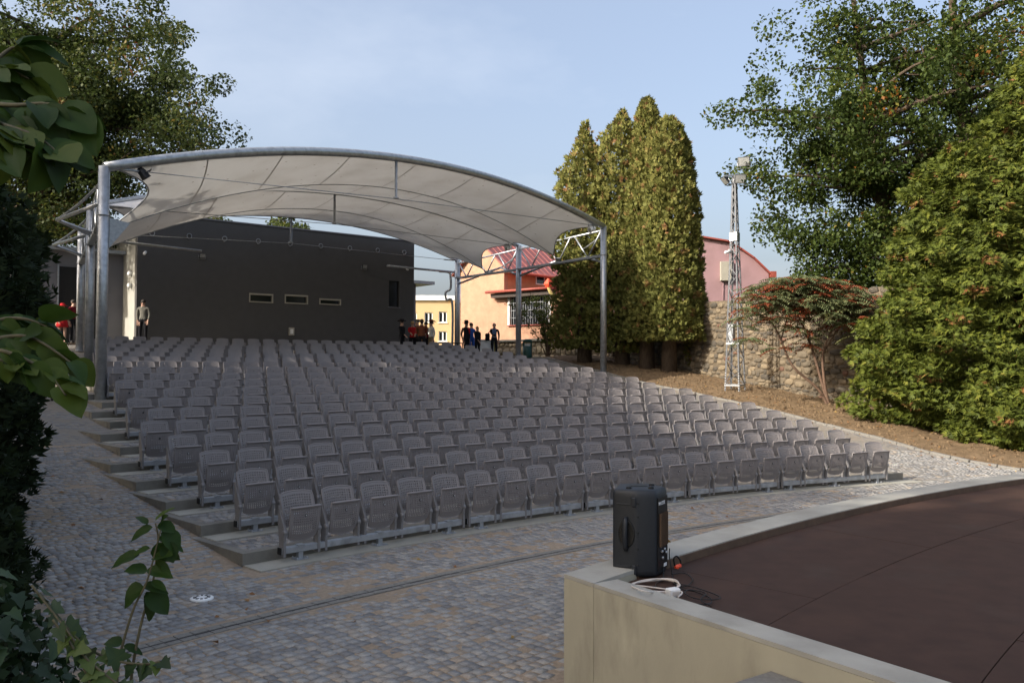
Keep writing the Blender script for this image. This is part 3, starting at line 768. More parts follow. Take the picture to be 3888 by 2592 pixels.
# ------------------------------------------------------------------ loudspeaker with cables
sp0 = atz(2445, 2196, FLO); spk = empty('loudspeaker', sp0); tag(spk, 'black moulded loudspeaker standing on the stage corner', 'loudspeaker')
plan = [(-.228, .085), (-.062, .0), (.093, .0), (.215, .20), (.10, .42), (-.15, .39)]
pc = (sum(p[0] for p in plan) / 6, sum(p[1] for p in plan) / 6)
def ring_of(sc, z, sub=3, rr=.12):
    out = []
    n = len(plan)
    for i in range(n):
        p0, p1, p2 = Vector(plan[i - 1]), Vector(plan[i]), Vector(plan[(i + 1) % n])
        a, b = p1.lerp(p0, rr), p1.lerp(p2, rr)
        for k in range(sub):
            t = k / (sub - 1); p = a.lerp(p1, t).lerp(p1.lerp(b, t), t); out.append((pc[0] + (p.x - pc[0]) * sc, pc[1] + (p.y - pc[1]) * sc, z))
    return out
mb = MB(); mb.loft([ring_of(.93, .012), ring_of(.985, .03), ring_of(1.0, .06), ring_of(1.0, .60), ring_of(.985, .632), ring_of(.93, .652), ring_of(.86, .660)]); mb.build('cabinet', MT['black'], spk)
def face_frame(i, j, u, z):
    a, b = Vector(plan[i]), Vector(plan[j]); p = a.lerp(b, u); t = (b - a).normalized(); nrm = Vector((t.y, -t.x)); return p, t, nrm
def on_face(i, j, u, z):
    p, t, nrm = face_frame(i, j, u, z); return Matrix(((t.x, nrm.x, 0, p.x), (t.y, nrm.y, 0, p.y), (0, 0, 1, z), (0, 0, 0, 1)))
# side handle: dished recess with a bar
m = on_face(0, 1, .62, .33)
mb = MB(); ringsA = []
for rr_, dep in ((.105, .001), (.098, .005), (.085, .004)):
    ringsA.append([tuple(m @ Vector((.62 * rr_ * math.cos(t), dep, 1.0 * rr_ * math.sin(t)))) for t in [k * math.pi / 10 for k in range(20)]])
mb.loft(ringsA, cap=True); mb.build('handle_recess', MT['black_m'], spk)
mb = MB(); mb.tube([m @ Vector((-.005, .006, -.125)), m @ Vector((-.005, .024, -.08)), m @ Vector((-.005, .030, 0)), m @ Vector((-.005, .024, .08)), m @ Vector((-.005, .006, .125))], [.016, .019, .018, .019, .016], 8); mb.build('handle_bar', MT['black'], spk)
for zz in (.55, .085):
    m2 = on_face(0, 1, .55, zz); mb = MB(); mb.box(-.07, .035, .001, .008, -.005, .005, m2, .002); mb.build('ridge', MT['black'], spk)
    m2 = on_face(0, 1, .93, zz + .02 * (1 if zz > .3 else -1)); mb = MB(); mb.box(-.018, .018, .001, .014, -.035, .035, m2, .006); mb.build('foot', MT['black'], spk)
for zz in (.1, .22, .34, .46, .56):
    m2 = on_face(1, 2, .12, zz); mb = MB(); mb.lathe([(.007, 0), (.007, .004), (.003, .006)], 8, m=m2 @ Matrix.Rotation(-math.pi / 2, 4, 'X')); mb.build('bolt', MT['black_m'], spk)
# rear panel with fins, lettering and sockets
m = on_face(2, 3, .5, .33); mb = MB(); mb.box(-.10, .10, .001, .006, -.28, .27, m, .003); mb.build('rear_panel', MT['black_m'], spk)
for k in range(9):
    mb = MB(); xx = -.07 + .0175 * k; mb.box(xx - .002, xx + .002, .007, .022, -.10, .15, m); mb.build('cooling_fin', MT['stage_riser'], spk)
lm = text_mesh_curve('MACKIE', .036, MT['white'], bold=.0006); o = link('lettering', lm, spk); o.matrix_local = m @ Matrix.Translation((-.035, .008, .225)) @ Matrix.Rotation(math.pi / 2, 4, 'X') @ Matrix.Scale(-1, 4, (0, 0, 1))
p_, t_, n_v = face_frame(2, 3, .5, 0); o.matrix_local = Matrix.Translation((p_.x + n_v.x * .010 - t_.x * .03, p_.y + n_v.y * .010 - t_.y * .03, .555)) @ Matrix.Rotation(math.atan2(t_.y, t_.x), 4, 'Z') @ Matrix.Rotation(math.pi / 2, 4, 'X')
for (xx, zz) in ((-.03, -.14), (.02, -.13), (.05, -.16), (-.02, -.19)):
    mb = MB(); mb.lathe([(.012, .0), (.012, .012), (.006, .016)], 10, m=m @ Matrix.Translation((xx, .006, zz)) @ Matrix.Rotation(-math.pi / 2, 4, 'X')); mb.build('socket', MT['steel'], spk)
mb = MB(); mb.box(.02, .075, .006, .009, -.265, -.24, m); mb.build('sticker', MT['white'], spk)
# top: handle slot and plugs
mb = MB(); mb.box(-.07, .06, .20, .26, .6605, .664, None, .0015); mb.build('top_handle', MT['black_m'], spk)
for (xx, yy) in ((.07, .10), (-.10, .10), (.10, .26)):
    mb = MB(); mb.lathe([(.022, .655), (.022, .668), (.015, .676)], 12, (xx, yy, 0)); mb.build('flying_point', MT['black_m'], spk)
def coil(name, label, cat, pts, r, m_, group=None):
    mb = MB(); mb.tube(pts, r, 6); return tag(mb.build(name, m_), label, cat, group)
def smooth_path(P, n=8):
    out = []
    for i in range(len(P) - 1):
        p0, p1, p2, p3 = Vector(P[max(i - 1, 0)]), Vector(P[i]), Vector(P[i + 1]), Vector(P[min(i + 2, len(P) - 1)])
        for k in range(n):
            t = k / n; out.append(.5 * ((2 * p1) + (-p0 + p2) * t + (2 * p0 - 5 * p1 + 4 * p2 - p3) * t * t + (-p0 + 3 * p1 - 3 * p2 + p3) * t ** 3))
    out.append(Vector(P[-1])); return out
def stage_xy(px, py, dz=.008):
    z = FLO + dz
    p = atz(px, py, z); 
    if (Vector((p.x, p.y)) - C0).dot(SP) < .25: p = atz(px, py, STG + dz)     # lies on the parapet
    return p
# white cable: loops of a coil
wp = [(2325, 2180), (2330, 2200), (2370, 2212), (2430, 2232)]
loops = []
for k in range(46):
    t = k * 2 * math.pi / 11; R1 = 1 + .10 * math.sin(k * 1.7)
    loops.append((2495 + 88 * R1 * math.cos(t + 2.6) + 4 * math.sin(k), 2222 + 24 * R1 * math.sin(t + 2.6) + 3 * math.cos(k * 1.3)))
tail = [(2560, 2240), (2590, 2248), (2575, 2265)]
P3 = [stage_xy(x, y, .008 + .0006 * i) for i, (x, y) in enumerate(wp + loops + tail)]
coil('white_cable', 'white extension cable coiled on the stage beside the loudspeaker', 'cable', smooth_path(P3, 5), .0055, MT['wcable'])
bp = [(2527, 2110), (2530, 2160), (2518, 2195), (2490, 2215), (2500, 2255), (2540, 2275), (2620, 2290), (2690, 2292), (2698, 2270), (2640, 2245), (2590, 2235), (2560, 2210), (2580, 2215), (2650, 2232), (2730, 2262), (2715, 2275), (2640, 2270), (2600, 2250), (2620, 2238), (2680, 2250), (2660, 2275), (2700, 2300)]
P3 = []
for i, (x, y) in enumerate(bp):
    p = stage_xy(x, y, .012 + .001 * i)
    if i < 2: p = sp0 + Vector(((x - 2445) / F_PX * 6.2, .08 + .05 * i, (2196 - y) / F_PX * 6.2 + .02))
    P3.append(p)
coil('black_cable', 'thin black audio cable looping over the stage floor', 'cable', smooth_path(P3, 6), .004, MT['black_m'])
bp2 = [(2560, 2105), (2562, 2140), (2553, 2180), (2560, 2215), (2600, 2225), (2630, 2200), (2600, 2175), (2550, 2178)]
P3 = []
for i, (x, y) in enumerate(bp2):
    p = stage_xy(x, y, .01 + .001 * i)
    if i < 2: p = sp0 + Vector(((x - 2445) / F_PX * 6.2, .15 + .03 * i, (2196 - y) / F_PX * 6.2 + .02))
    P3.append(p)
coil('power_cable', 'black power lead hanging from the back of the loudspeaker', 'cable', smooth_path(P3, 6), .004, MT['black_m'])
pa = stage_xy(2555, 2262, .004); ad = empty('power_adapter', pa, .5); tag(ad, 'white block power adapter lying among the cables', 'adapter')
mb = MB(); mb.box(-.045, .045, -.032, .032, .0, .055, None, .006); mb.build('case', MT['white'], ad)
mb = MB(); mb.box(-.03, .03, -.036, -.0325, .012, .04, None, .001); mb.build('socket_face', MT['wcable'], ad)
# red plug with a black strap hanging from the lead
pp = sp0 + Vector((.265, .17, .10)); pg = empty('plug', pp, .3); tag(pg, 'red and black mains plug dangling behind the loudspeaker', 'plug')
mb = MB(); mb.tube([(0, 0, -.05), (.02, 0, -.052), (.05, 0, -.04)], [.014, .018, .014], 8); mb.build('plug_body', MT['redplug'], pg)
mb = MB(); mb.tube(smooth_path([(0, 0, -.04), (-.01, 0, .01), (.015, 0, .03), (.045, 0, .0), (.05, 0, -.03)], 5), .007, 6); mb.build('strap', MT['black_m'], pg)
pw = stage_xy(2873, 2016, .0); tr = MB(); 
for k in range(6):
    a = k * 1.05; tr.add([(.03 * math.cos(a), .03 * math.sin(a), .0), (.045 * math.cos(a + .6), .045 * math.sin(a + .6), .03 + .01 * (k % 2)), (.012 * math.cos(a), .012 * math.sin(a), .055), (.03 * math.cos(a + 1.05), .03 * math.sin(a + 1.05), .004)], [(0, 1, 2, 3)])
o = tag(tr.build('paper_scrap', MT['white']), 'crumpled white paper scrap on the stage by the parapet', 'paper'); o.location = pw

# ------------------------------------------------------------------ canopy
PL = [Vector((-10.06, 20.83, 0)), Vector((-12.934, 26.0, 0)), Vector((-15.812, 31.1, 0))]
PR = [Vector((3.76, 34.96, 0)), Vector((.302, 40.3, 0)), Vector((-2.88, 44.5, 0))]
TL = [7.18, 7.20, 7.15]; TR = [8.05, 7.97, 7.77]; RS = [1.45, 1.38, 1.41]
BZL, BZR = 6.0, 6.85
can = empty('canopy', (PL[0].x, PL[0].y, 0)); tag(can, 'arched white membrane canopy on galvanised steel posts over the seats', 'canopy')
OFF = Vector((PL[0].x, PL[0].y, 0))
def cl(p): return Vector(p) - OFF
def arch(i, u, drop=0.0):
    p = PL[i].lerp(PR[i], u); return Vector((p.x, p.y, lerp(TL[i], TR[i], u) + RS[i] * 4 * u * (1 - u) - drop))
VL = [(PL[0] + PL[1]) / 2, (PL[1] + PL[2]) / 2]; VR = [(PR[0] + PR[1]) / 2, (PR[1] + PR[2]) / 2]; VZL = [5.92, 5.95]; VZR = [7.05, 6.98]; VS = [2.25, 2.33]
def valley(i, u):
    p = VL[i].lerp(VR[i], u); return Vector((p.x, p.y, lerp(VZL[i], VZR[i], u) + VS[i] * 4 * u * (1 - u)))
for i in range(3):
    for side, Pp, Tt in ((0, PL[i], TL[i]), (1, PR[i], TR[i])):
        g0 = hgt(Pp.x, Pp.y); mb = MB(); mb.tube([cl((Pp.x, Pp.y, g0 - .2)), cl((Pp.x, Pp.y, Tt + .02))], .132, 20); po = mb.build('post', MT['steel'], can)
        mb = MB(); mb.lathe([(.150, -.012), (.150, .012)], 20, tuple(cl((Pp.x, Pp.y, 6.88 if side else 6.0)))); mb.build('collar', MT['steel'], po)
        mb = MB(); mb.box(-.2, .2, -.2, .2, 0, .02, Matrix.Translation(cl((Pp.x, Pp.y, g0)))); mb.build('base_plate', MT['steel'], po)
    r = .125 if i == 0 else .075
    mb = MB(); mb.tube([cl(arch(i, k / 40)) for k in range(41)], r, 16); ao = mb.build('arch', MT['steel'] if i == 0 else MT['steel_d'], can)
    if i == 0:
        for ub in (.125, .875):
            for k in range(12):
                c = arch(0, ub + .006 * (k % 3 - 1)); t = k * math.pi / 6; d_ = Vector((.5 * math.cos(t), -.5 * math.cos(t), math.sin(t))).normalized() * r
                mb = MB(); mb.lathe([(.012, 0), (.012, .012)], 6, smooth=False, m=Matrix.Translation(cl(c + d_)) @ d_.to_track_quat('Z', 'Y').to_matrix().to_4x4()); mb.build('bolt', MT['steel_d'], ao)
    # hanging strut and tie cable
    us = (.456, .46, .468)[i]; top = arch(i, us, r); bot = Vector((top.x, top.y, (7.68, 7.72, 7.65)[i]))
    mb = MB(); mb.tube([cl(top), cl(bot + Vector((0, 0, .06))), cl(bot + Vector((0, 0, .05))), cl(bot)], [.045, .045, .09, .09], 10); mb.build('strut', MT['steel'], can)
    a, b = arch(i, .022, .12), arch(i, .978, .12)
    mb = MB(); mb.tube([cl(a), cl(bot), cl(b)], .013, 6); mb.build('tie_cable', MT['steel_d'], can)
    for (e, q) in ((a, bot), (b, bot)):
        dd = (q - e).normalized(); mb = MB(); mb.tube([cl(e - dd * .15), cl(e + dd * .55)], .030, 8); mb.build('tie_fork', MT['steel'], can)
# fabric: four fields between arches and valleys
def field(ai, vi, flip):
    NU, NVv = 60, 12; V = []; F = []
    for j in range(NVv + 1):
        w = j / NVv
        e = .016 + .055 * math.sin(math.pi * w) ** 1.0 * (1 - .3 * w)
        for k in range(NU + 1):
            t0_ = k / NU; u = lerp(e, .15, t0_ / .15) if t0_ < .15 else (1 - lerp(e, .15, (1 - t0_) / .15) if t0_ > .85 else t0_); A, B = arch(ai, u, .10 if ai == 0 else .05), valley(vi, u)
            p = A.lerp(B, w); p.z -= .10 * math.sin(math.pi * w) * (1 if True else -1) * .6
            V.append(cl(p))
    for j in range(NVv):
        for k in range(NU): F.append((j * (NU + 1) + k, j * (NU + 1) + k + 1, (j + 1) * (NU + 1) + k + 1, (j + 1) * (NU + 1) + k))
    mb = MB(); mb.add(V, F, True); fo = mb.build('membrane', MT['membrane'], can)
    for side in (0, 1):                                   # edge rope
        mb = MB(); mb.tube([V[j * (NU + 1) + (NU if side else 0)] for j in range(NVv + 1)], .022, 6); mb.build('edge_cable', MT['steel_d'], fo)
    for q in range(1, 8):                                 # welded seams
        k = int(round(NU * (q - (.25 if ai == 1 else 0)) / 8.0)); S = []
        if not 2 <= k <= NU - 2: continue
        mb = MB(); vs = []
        for j in range(NVv + 1):
            p = V[j * (NU + 1) + k]; t_ = (V[j * (NU + 1) + k + 1] - V[j * (NU + 1) + k - 1]).normalized() * .022
            vs += [p - t_ - Vector((0, 0, .006)), p + t_ - Vector((0, 0, .006))]
        mb.add(vs, [(2 * j, 2 * j + 1, 2 * j + 3, 2 * j + 2) for j in range(NVv)], True); mb.build('seam', MT['seamc'], fo)
MT['seamc'] = mat('membrane_seam', (.54, .52, .49), .6, 0, .05)
for (ai, vi) in ((0, 0), (1, 0), (1, 1), (2, 1)): field(ai, vi, 0)
OUTD = (PL[0] - PR[0]).normalized()
for i in range(2):
    mb = MB(); mb.tube([cl(valley(i, k / 40) - Vector((0, 0, .012))) for k in range(41)], .016, 6); mb.build('valley_cable', MT['steel_d'], can)
    for side in (0, 1):
        P_, zb, vz = (PL, BZL, VZL[i]) if side == 0 else (PR, BZR, VZR[i])
        tt = TL if side == 0 else TR; a, b = P_[i].copy(), P_[i + 1].copy(); mid = (a + b) / 2; sg = 1 if side == 0 else -1
        tip = mid + OUTD * sg * 1.0; tip.z = vz + .28
        za, zc = Vector((a.x, a.y, zb + .02)), Vector((b.x, b.y, zb - .02))
        mb = MB()
        dirv = (zc - za); L_ = dirv.length; ang = math.atan2(dirv.y, dirv.x)
        mb.box(-L_ / 2, L_ / 2, -.09, .09, -.055, .055, Matrix.Translation(cl((za + zc) / 2)) @ Matrix.Rotation(ang, 4, 'Z'), .01); mb.build('side_beam', MT['steel_d'], can)
        low = valley(i, 0 if side == 0 else 1)
        for q in (za, zc):
            mb = MB(); mb.tube([cl(q + Vector((0, 0, .3 * sg))), cl(tip)], .052, 10); mb.build('outrigger', MT['steel'], can)
        mb = MB(); mb.tube([cl(tip), cl(low)], .035, 8); mb.build('outrigger', MT['steel'], can)
        mb = MB(); mb.tube(smooth_path([cl(tip), cl((tip + Vector((a.x, a.y, tt[i] - .3))) / 2 + Vector((0, 0, -.08))), cl((a.x, a.y, tt[i] - .3))], 6), .035, 8); mb.build('outrigger', MT['steel'], can)
        mb = MB(); mb.tube([cl((a.x, a.y, tt[i] - .15)), cl((b.x, b.y, tt[i + 1] - .15))], .045, 8); mb.build('top_chord', MT['steel'], can)
        n = 6
        for k in range(n):
            u0, u1 = (k + .5) / n, ((k + (0.0 if k % 2 else 1.0)) ) / n
            lo = za.lerp(zc, (2 * (k // 2) + 1) / n); hi = Vector((a.x, a.y, tt[i] - .15)).lerp(Vector((b.x, b.y, tt[i + 1] - .15)), (2 * (k // 2) + (.15 if k % 2 == 0 else 1.85)) / n)
            mb = MB(); mb.tube([cl(lo), cl(hi)], .035, 8); mb.build('lacing', MT['steel'], can)
        mb = MB(); pl_ = MB().prism([(0, .06), (-.5 if side else .5, 0), (-.42 if side else .42, -.08), (0, -.28)], -.06, .06)
        mb = MB(); c1 = low
        mb.tube([cl(low + Vector((0, 0, .03))), cl(low - Vector((0, 0, .05)))], [.14, .10], 12); mb.build('corner_plate', MT['steel_d'], can)
# gusset on the near post
mb = MB(); a = PL[0]; uu = (PR[0] - PL[0]).normalized()
g1 = Vector((a.x, a.y, 5.95)) + uu * .13; g2 = g1 + uu * .50 + Vector((0, 0, -.08)); g3 = g1 + Vector((0, 0, -.75))
nn = Vector((-uu.y, uu.x, 0)) * .05
mb.add([cl(p) for p in (g1 - nn, g2 - nn, g3 - nn, g1 + nn, g2 + nn, g3 + nn)], [(0, 1, 2), (5, 4, 3), (0, 3, 4, 1), (1, 4, 5, 2), (2, 5, 3, 0)]); mb.build('gusset', MT['steel_d'], can)
# stub rails and downpipe on the rear frame
for side in (0, 1):
    a = PL[2] if side == 0 else PR[2]; u2 = (PR[2] - PL[2]).normalized() * (1 if side == 0 else -1)
    z = 6.95 if side == 0 else 7.15
    mb = MB(); mb.tube([cl(Vector((a.x, a.y, z)) + u2 * .2), cl(Vector((a.x, a.y, z - .05)) + u2 * 4.6)], .055, 10); mb.build('rear_rail', MT['steel_d'], can)
mb = MB(); a = PR[2]; b0 = Vector((a.x, a.y, 0)) - Vector((.35, .05, 0)); mb.tube(smooth_path([cl((b0.x - .6, b0.y, 7.2)), cl((b0.x - .1, b0.y, 7.15)), cl((b0.x, b0.y, 6.9)), cl((b0.x, b0.y, 6.3)), cl((b0.x - .25, b0.y, 6.1)), cl((b0.x - .2, b0.y, 5.7)), cl((b0.x + .1, b0.y, 5.5)), cl((b0.x + .1, b0.y, 2.7))], 6), .06, 10); mb.build('downpipe', MT['steel_d'], can)

def floodlight(name, label, loc, aim, size=.32, body='black', group=None, cat='floodlight'):
    """flat rectangular floodlight on a yoke, aimed along aim"""
    q = Vector(aim).to_track_quat('-Y', 'Z'); t = empty(name, loc); t.rotation_mode = 'QUATERNION'; t.rotation_quaternion = q; tag(t, label, cat, group); w = size / 2
    mb = MB(); f_ = [(-w, 0, -w * .8), (w, 0, -w * .8), (w, 0, w * .8), (-w, 0, w * .8)]; b_ = [(-w * .45, w * .7, -w * .35), (w * .45, w * .7, -w * .35), (w * .45, w * .7, w * .35), (-w * .45, w * .7, w * .35)]
    mb.loft([f_, b_], smooth=False); mb.build('housing', MT[body], t)
    mb = MB(); mb.box(-w, w, -.02, 0, -w * .8, w * .8, None, .006); mb.build('rim', MT[body], t)
    mb = MB(); mb.box(-w * .86, w * .86, -.024, -.0205, -w * .66, w * .66); mb.build('lens', MT['lens'], t)
    mb = MB(); mb.tube([(-w - .02, w * .3, 0), (-w - .02, w * .3, -w - .03), (w + .02, w * .3, -w - .03), (w + .02, w * .3, 0)], .012, 6); mb.build('yoke', MT['steel'], t)
    return t
MT['lens'] = mat('lamp_lens', (.42, .43, .42), .15, .35, .25, 20, spec=.7)
def lantern(label, loc, aim, m_):
    """round par lamp hanging from the canopy"""
    q = Vector(aim).to_track_quat('Z', 'Y'); t = empty('spotlight', loc); t.rotation_mode = 'QUATERNION'; t.rotation_quaternion = q; tag(t, label, 'spotlight')
    mb = MB(); mb.lathe([(.06, -.28), (.10, -.20), (.12, 0), (.135, .02), (.12, .022), (.02, -.02)], 16); mb.build('lamp_can', m_, t)
    mb = MB(); mb.tube([(-.15, 0, -.1), (-.15, .2, -.1), (.15, .2, -.1), (.15, 0, -.1)], .012, 6); mb.build('bracket', MT['black_m'], t)
    mb = MB(); mb.lathe([(.11, .0), (.10, .012)], 16); mb.build('lens', MT['lens'], t)
    return t
lantern('black spotlight under the canopy arch beside the near post', arch(0, .052, .42), (.5, .3, -.8), MT['black_m'])
lantern('white spotlight under the front arch near the thujas', arch(0, .955, .45), (-.9, -.5, -.35), MT['white'])
lantern('white spotlight where the middle arch meets its far post', arch(1, .955, .40), (-.9, -.5, -.3), MT['white'])

# ------------------------------------------------------------------ grey building
W1 = Vector((-15.48, 35.0, 0)); W2 = Vector((-5.0, 43.2, 0)); WD = (W2 - W1); WL = WD.length; WANG = math.atan2(WD.y, WD.x)
bld = empty('grey_building', W1, WANG); tag(bld, 'windowless dark grey rendered building with slot windows behind the seats', 'building')
def wall_holes(name, parent, L, z0, z1, holes, y, th, matl):
    xs = sorted({0.0, L} | {h[0] for h in holes} | {h[1] for h in holes}); zs = sorted({z0, z1} | {h[2] for h in holes} | {h[3] for h in holes}); mb = MB()
    def inh(x, z): return any(h[0] < x < h[1] and h[2] < z < h[3] for h in holes)
    vs = []; fs = []; idx = {}
    for j, z in enumerate(zs):
        for i, x in enumerate(xs): idx[(i, j)] = len(vs); vs.append((x, y, z))
    off = len(vs); vs += [(p[0], p[1] + th, p[2]) for p in vs]
    for j in range(len(zs) - 1):
        for i in range(len(xs) - 1):
            c = ((xs[i] + xs[i + 1]) / 2, (zs[j] + zs[j + 1]) / 2)
            if inh(*c): continue
            a, b, cc, d = idx[(i, j)], idx[(i + 1, j)], idx[(i + 1, j + 1)], idx[(i, j + 1)]
            fs.append((a, b, cc, d)); fs.append((off + d, off + cc, off + b, off + a))
            for (di, dj, p, q) in ((0, -1, a, b), (1, 0, b, cc), (0, 1, cc, d), (-1, 0, d, a)):
                ii, jj = i + di, j + dj
                out = not (0 <= ii < len(xs) - 1 and 0 <= jj < len(zs) - 1)
                if out or inh((xs[ii] + xs[ii + 1]) / 2, (zs[jj] + zs[jj + 1]) / 2): fs.append((p, off + p, off + q, q))
    mb.add(vs, fs); return mb.build(name, matl, parent)
slots = [(.356 * WL, .440 * WL, 5.09, 5.50), (.4815 * WL, .567 * WL, 5.11, 5.53), (.610 * WL, .694 * WL, 5.14, 5.43)]
vwin = (.891 * WL, .936 * WL, 5.19, 6.50)
wall_holes('wall', bld, WL, 2.2, 8.56, slots + [vwin], 0, .30, MT['grey_wall'])
for (x0, x1, z0, z1) in slots:
    wn = MB(); 
    for (a, b, c, d) in ((x0, x1, z1 - .07, z1), (x0, x1, z0, z0 + .05), (x0, x0 + .05, z0 + .051, z1 - .071), (x1 - .05, x1, z0 + .051, z1 - .071)): wn.box(a, b, -.03, .16, c, d)
    wo_ = wn.build('slot_window', MT['beige'], bld)
    mb = MB(); mb.box(x0 + .05, x1 - .05, .12, .13, z0 + .05, z1 - .07); mb.build('pane', MT['glass'], wo_)
(x0, x1, z0, z1) = vwin
wn = MB()
for (a, b, c, d) in ((x0, x1, z1 - .05, z1), (x0, x1, z0, z0 + .06), (x0, x0 + .05, z0 + .061, z1 - .051), (x1 - .05, x1, z0 + .061, z1 - .051)): wn.box(a, b, .10, .20, c, d)
wo_ = wn.build('tall_window', MT['black_m'], bld); mb = MB(); mb.box(x0 + .05, x1 - .05, .14, .15, z0 + .06, z1 - .05); mb.build('pane', MT['glass'], wo_)
mb = MB(); mb.box(x0 - .04, x1 + .04, -.06, .10, z0 - .04, z0); mb.build('sill', MT['grey_wall2'], wo_)
mb = MB(); mb.box(0, WL, .302, 8.0, 8.30, 8.5); mb.build('roof', MT['dark'], bld)
mb = MB(); mb.box(-.05, WL + .05, -.05, .36, 8.562, 8.62); mb.build('roof_edge', MT['grey_wall2'], bld)
mb = MB(); mb.box(-.0, .25, .304, 8.0, 2.2, 8.56); mb.build('side_wall', MT['cream'], bld)
mb = MB(); mb.box(WL - .25, WL, .304, 8.0, 2.2, 8.56); mb.build('side_wall', MT['grey_wall'], bld)
mb = MB(); mb.box(.26, WL - .26, 7.8, 8.0, 2.2, 8.3); mb.build('back_wall', MT['grey_wall'], bld)
for k in range(9):
    u = (.042 + .114 * k) * WL; mb = MB(); zc = lerp(7.76, 7.98, k / 8)
    mb.tube([(u + .10 * math.cos(t), -.06, zc + .10 * math.sin(t)) for t in [q * math.pi / 8 for q in range(17)]], .018, 6); mb.box(u - .03, u + .03, -.05, .0, zc - .13, zc - .08); mb.build('ring', MT['steel_d'], bld)
mb = MB(); mb.box(.497 * WL, .517 * WL, -.05, 0.0, 3.65, 4.01, None, .008); bx = mb.build('meter_box', MT['beige'], bld)
mb = MB(); mb.box(.499 * WL + .03, .517 * WL - .06, -.056, -.051, 3.72, 3.94); mb.build('box_door', MT['white'], bx)
def wp_(u, z, y=-.12): return bld.matrix_basis @ Vector((u * WL, y, z)) if False else Vector((W1.x + math.cos(WANG) * u * WL - math.sin(WANG) * y, W1.y + math.sin(WANG) * u * WL + math.cos(WANG) * y, z))
WN = Vector((math.sin(WANG), -math.cos(WANG), 0))
floodlight('wall_floodlight', 'small black floodlight on the grey wall above the slot windows', wp_(.197, 6.98), WN + Vector((0, 0, -.4)), .26)
floodlight('wall_floodlight', 'small black floodlight on the grey wall beside the tall window', wp_(.784, 7.09), WN + Vector((0, 0, -.4)), .26)
def cctv(label, loc, aim):
    t = empty('security_camera', loc); tag(t, label, 'camera'); q = Vector(aim).to_track_quat('Z', 'Y').to_matrix().to_4x4()
    mb = MB(); mb.lathe([(.05, -.16), (.06, -.15), (.06, .12), (.045, .13)], 12, m=q); mb.build('housing', MT['white'], t)
    mb = MB(); mb.tube([(0, 0, 0), tuple(-Vector(aim).normalized() * .1 + WN * -.10)], .02, 6); mb.build('arm', MT['white'], t)
cctv('white security camera on the grey wall near its annex end', wp_(.964, 7.14), (.3, -.8, -.3))
cctv('white security camera high on the grey wall near the side entrance', wp_(.02, 6.9), (.2, -.8, -.3))
# annexes
mb = MB(); mb.box(-4.2, -.004, 2.2, 7.0, 2.2, 7.0); an = mb.build('annex', MT['grey_wall2'], bld)
mb = MB(); mb.box(-4.5, -.006, 1.75, 7.2, 7.004, 7.14); mb.build('annex_roof', MT['steel_d'], an)
mb = MB(); mb.box(-2.5, -.9, 2.17, 2.196, 2.7, 6.35); mb.build('doorway', MT['dark'], an)
for xx in (-2.56, -.9): mb = MB(); mb.box(xx, xx + .06, 2.12, 2.196, 2.7, 6.41); mb.build('door_frame', MT['steel_d'], an)
mb = MB(); mb.box(WL + .004, WL + 2.2, 3.4, 7.4, 2.2, 6.75); an = mb.build('annex', MT['grey_wall2'], bld)
mb = MB(); mb.box(WL + .006, WL + 3.0, 2.7, 7.6, 6.754, 6.92); mb.build('annex_roof', MT['steel_d'], an)
mb = MB(); mb.box(WL + .35, WL + .75, 3.37, 3.396, 2.7, 6.0); mb.build('downpipe', MT['grey_wall'], an)
for zz in (5.6, 6.1):
    mb = MB(); mb.lathe([(.10, 0), (.12, .05), (.10, .12), (.04, .16)], 12, m=Matrix.Translation((-.02, .8, zz)) @ Matrix.Rotation(-math.pi / 2, 4, 'Y')); mb.build('wall_lamp', MT['white'], bld)

# ------------------------------------------------------------------ houses behind
def quad_slab(mb, p, q, z0, z1, th):
    """vertical slab from p to q (xy) with thickness th to the left of p->q"""
    p, q = Vector(p[:2]), Vector(q[:2]); d = (q - p).normalized(); n = Vector((-d.y, d.x)) * th
    mb.prism([(p.x, p.y), (q.x, q.y), (q.x + n.x, q.y + n.y), (p.x + n.x, p.y + n.y)], z0, z1)
HC_ = Vector((-.5, 52.0, 0)); gd = Vector((-.766, .643, 0)); od = Vector((.643, .766, 0)); ld = Vector((.766, -.643, 0))
ho = empty('peach_house', HC_); tag(ho, 'peach roughcast house with red sheet-metal roof and barred window', 'house')
def hl(p): return Vector(p) - HC_
G2 = gd * 7.14
# gable wall (faces the seats) with its triangular top
mb = MB(); zz0, ze, zr = 2.4, 8.4, 10.0; GW = 3.65
prof = [(0, zz0), (GW, zz0), (GW, ze), (GW / 2, zr), (0, ze)]
f0 = [gd * a + Vector((0, 0, b)) for a, b in prof]; f1 = [p + od * .35 for p in f0]; n = 5
mb.add(f0 + f1, [tuple(reversed(range(5))), tuple(range(5, 10))] + [(i, (i + 1) % 5, 5 + (i + 1) % 5, 5 + i) for i in range(5)]); mb.build('gable_wall', MT['peach'], ho)
mb = MB(); quad_slab(mb, (od * .36)[:2], (od * 10)[:2], 6.9, 8.35, .3); mb.build('upper_wall', MT['shaded_orange'], ho)
mb = MB(); quad_slab(mb, (gd * (GW - .04) + od * .36)[:2], (gd * (GW - .04) + od * 10)[:2], 2.4, 8.35, -.3); mb.build('far_wall', MT['peach'], ho)
mb = MB(); quad_slab(mb, (od * 10)[:2], (od * 10 + gd * (GW - .04))[:2], 2.4, 8.35, .3); mb.build('end_wall', MT['peach'], ho)
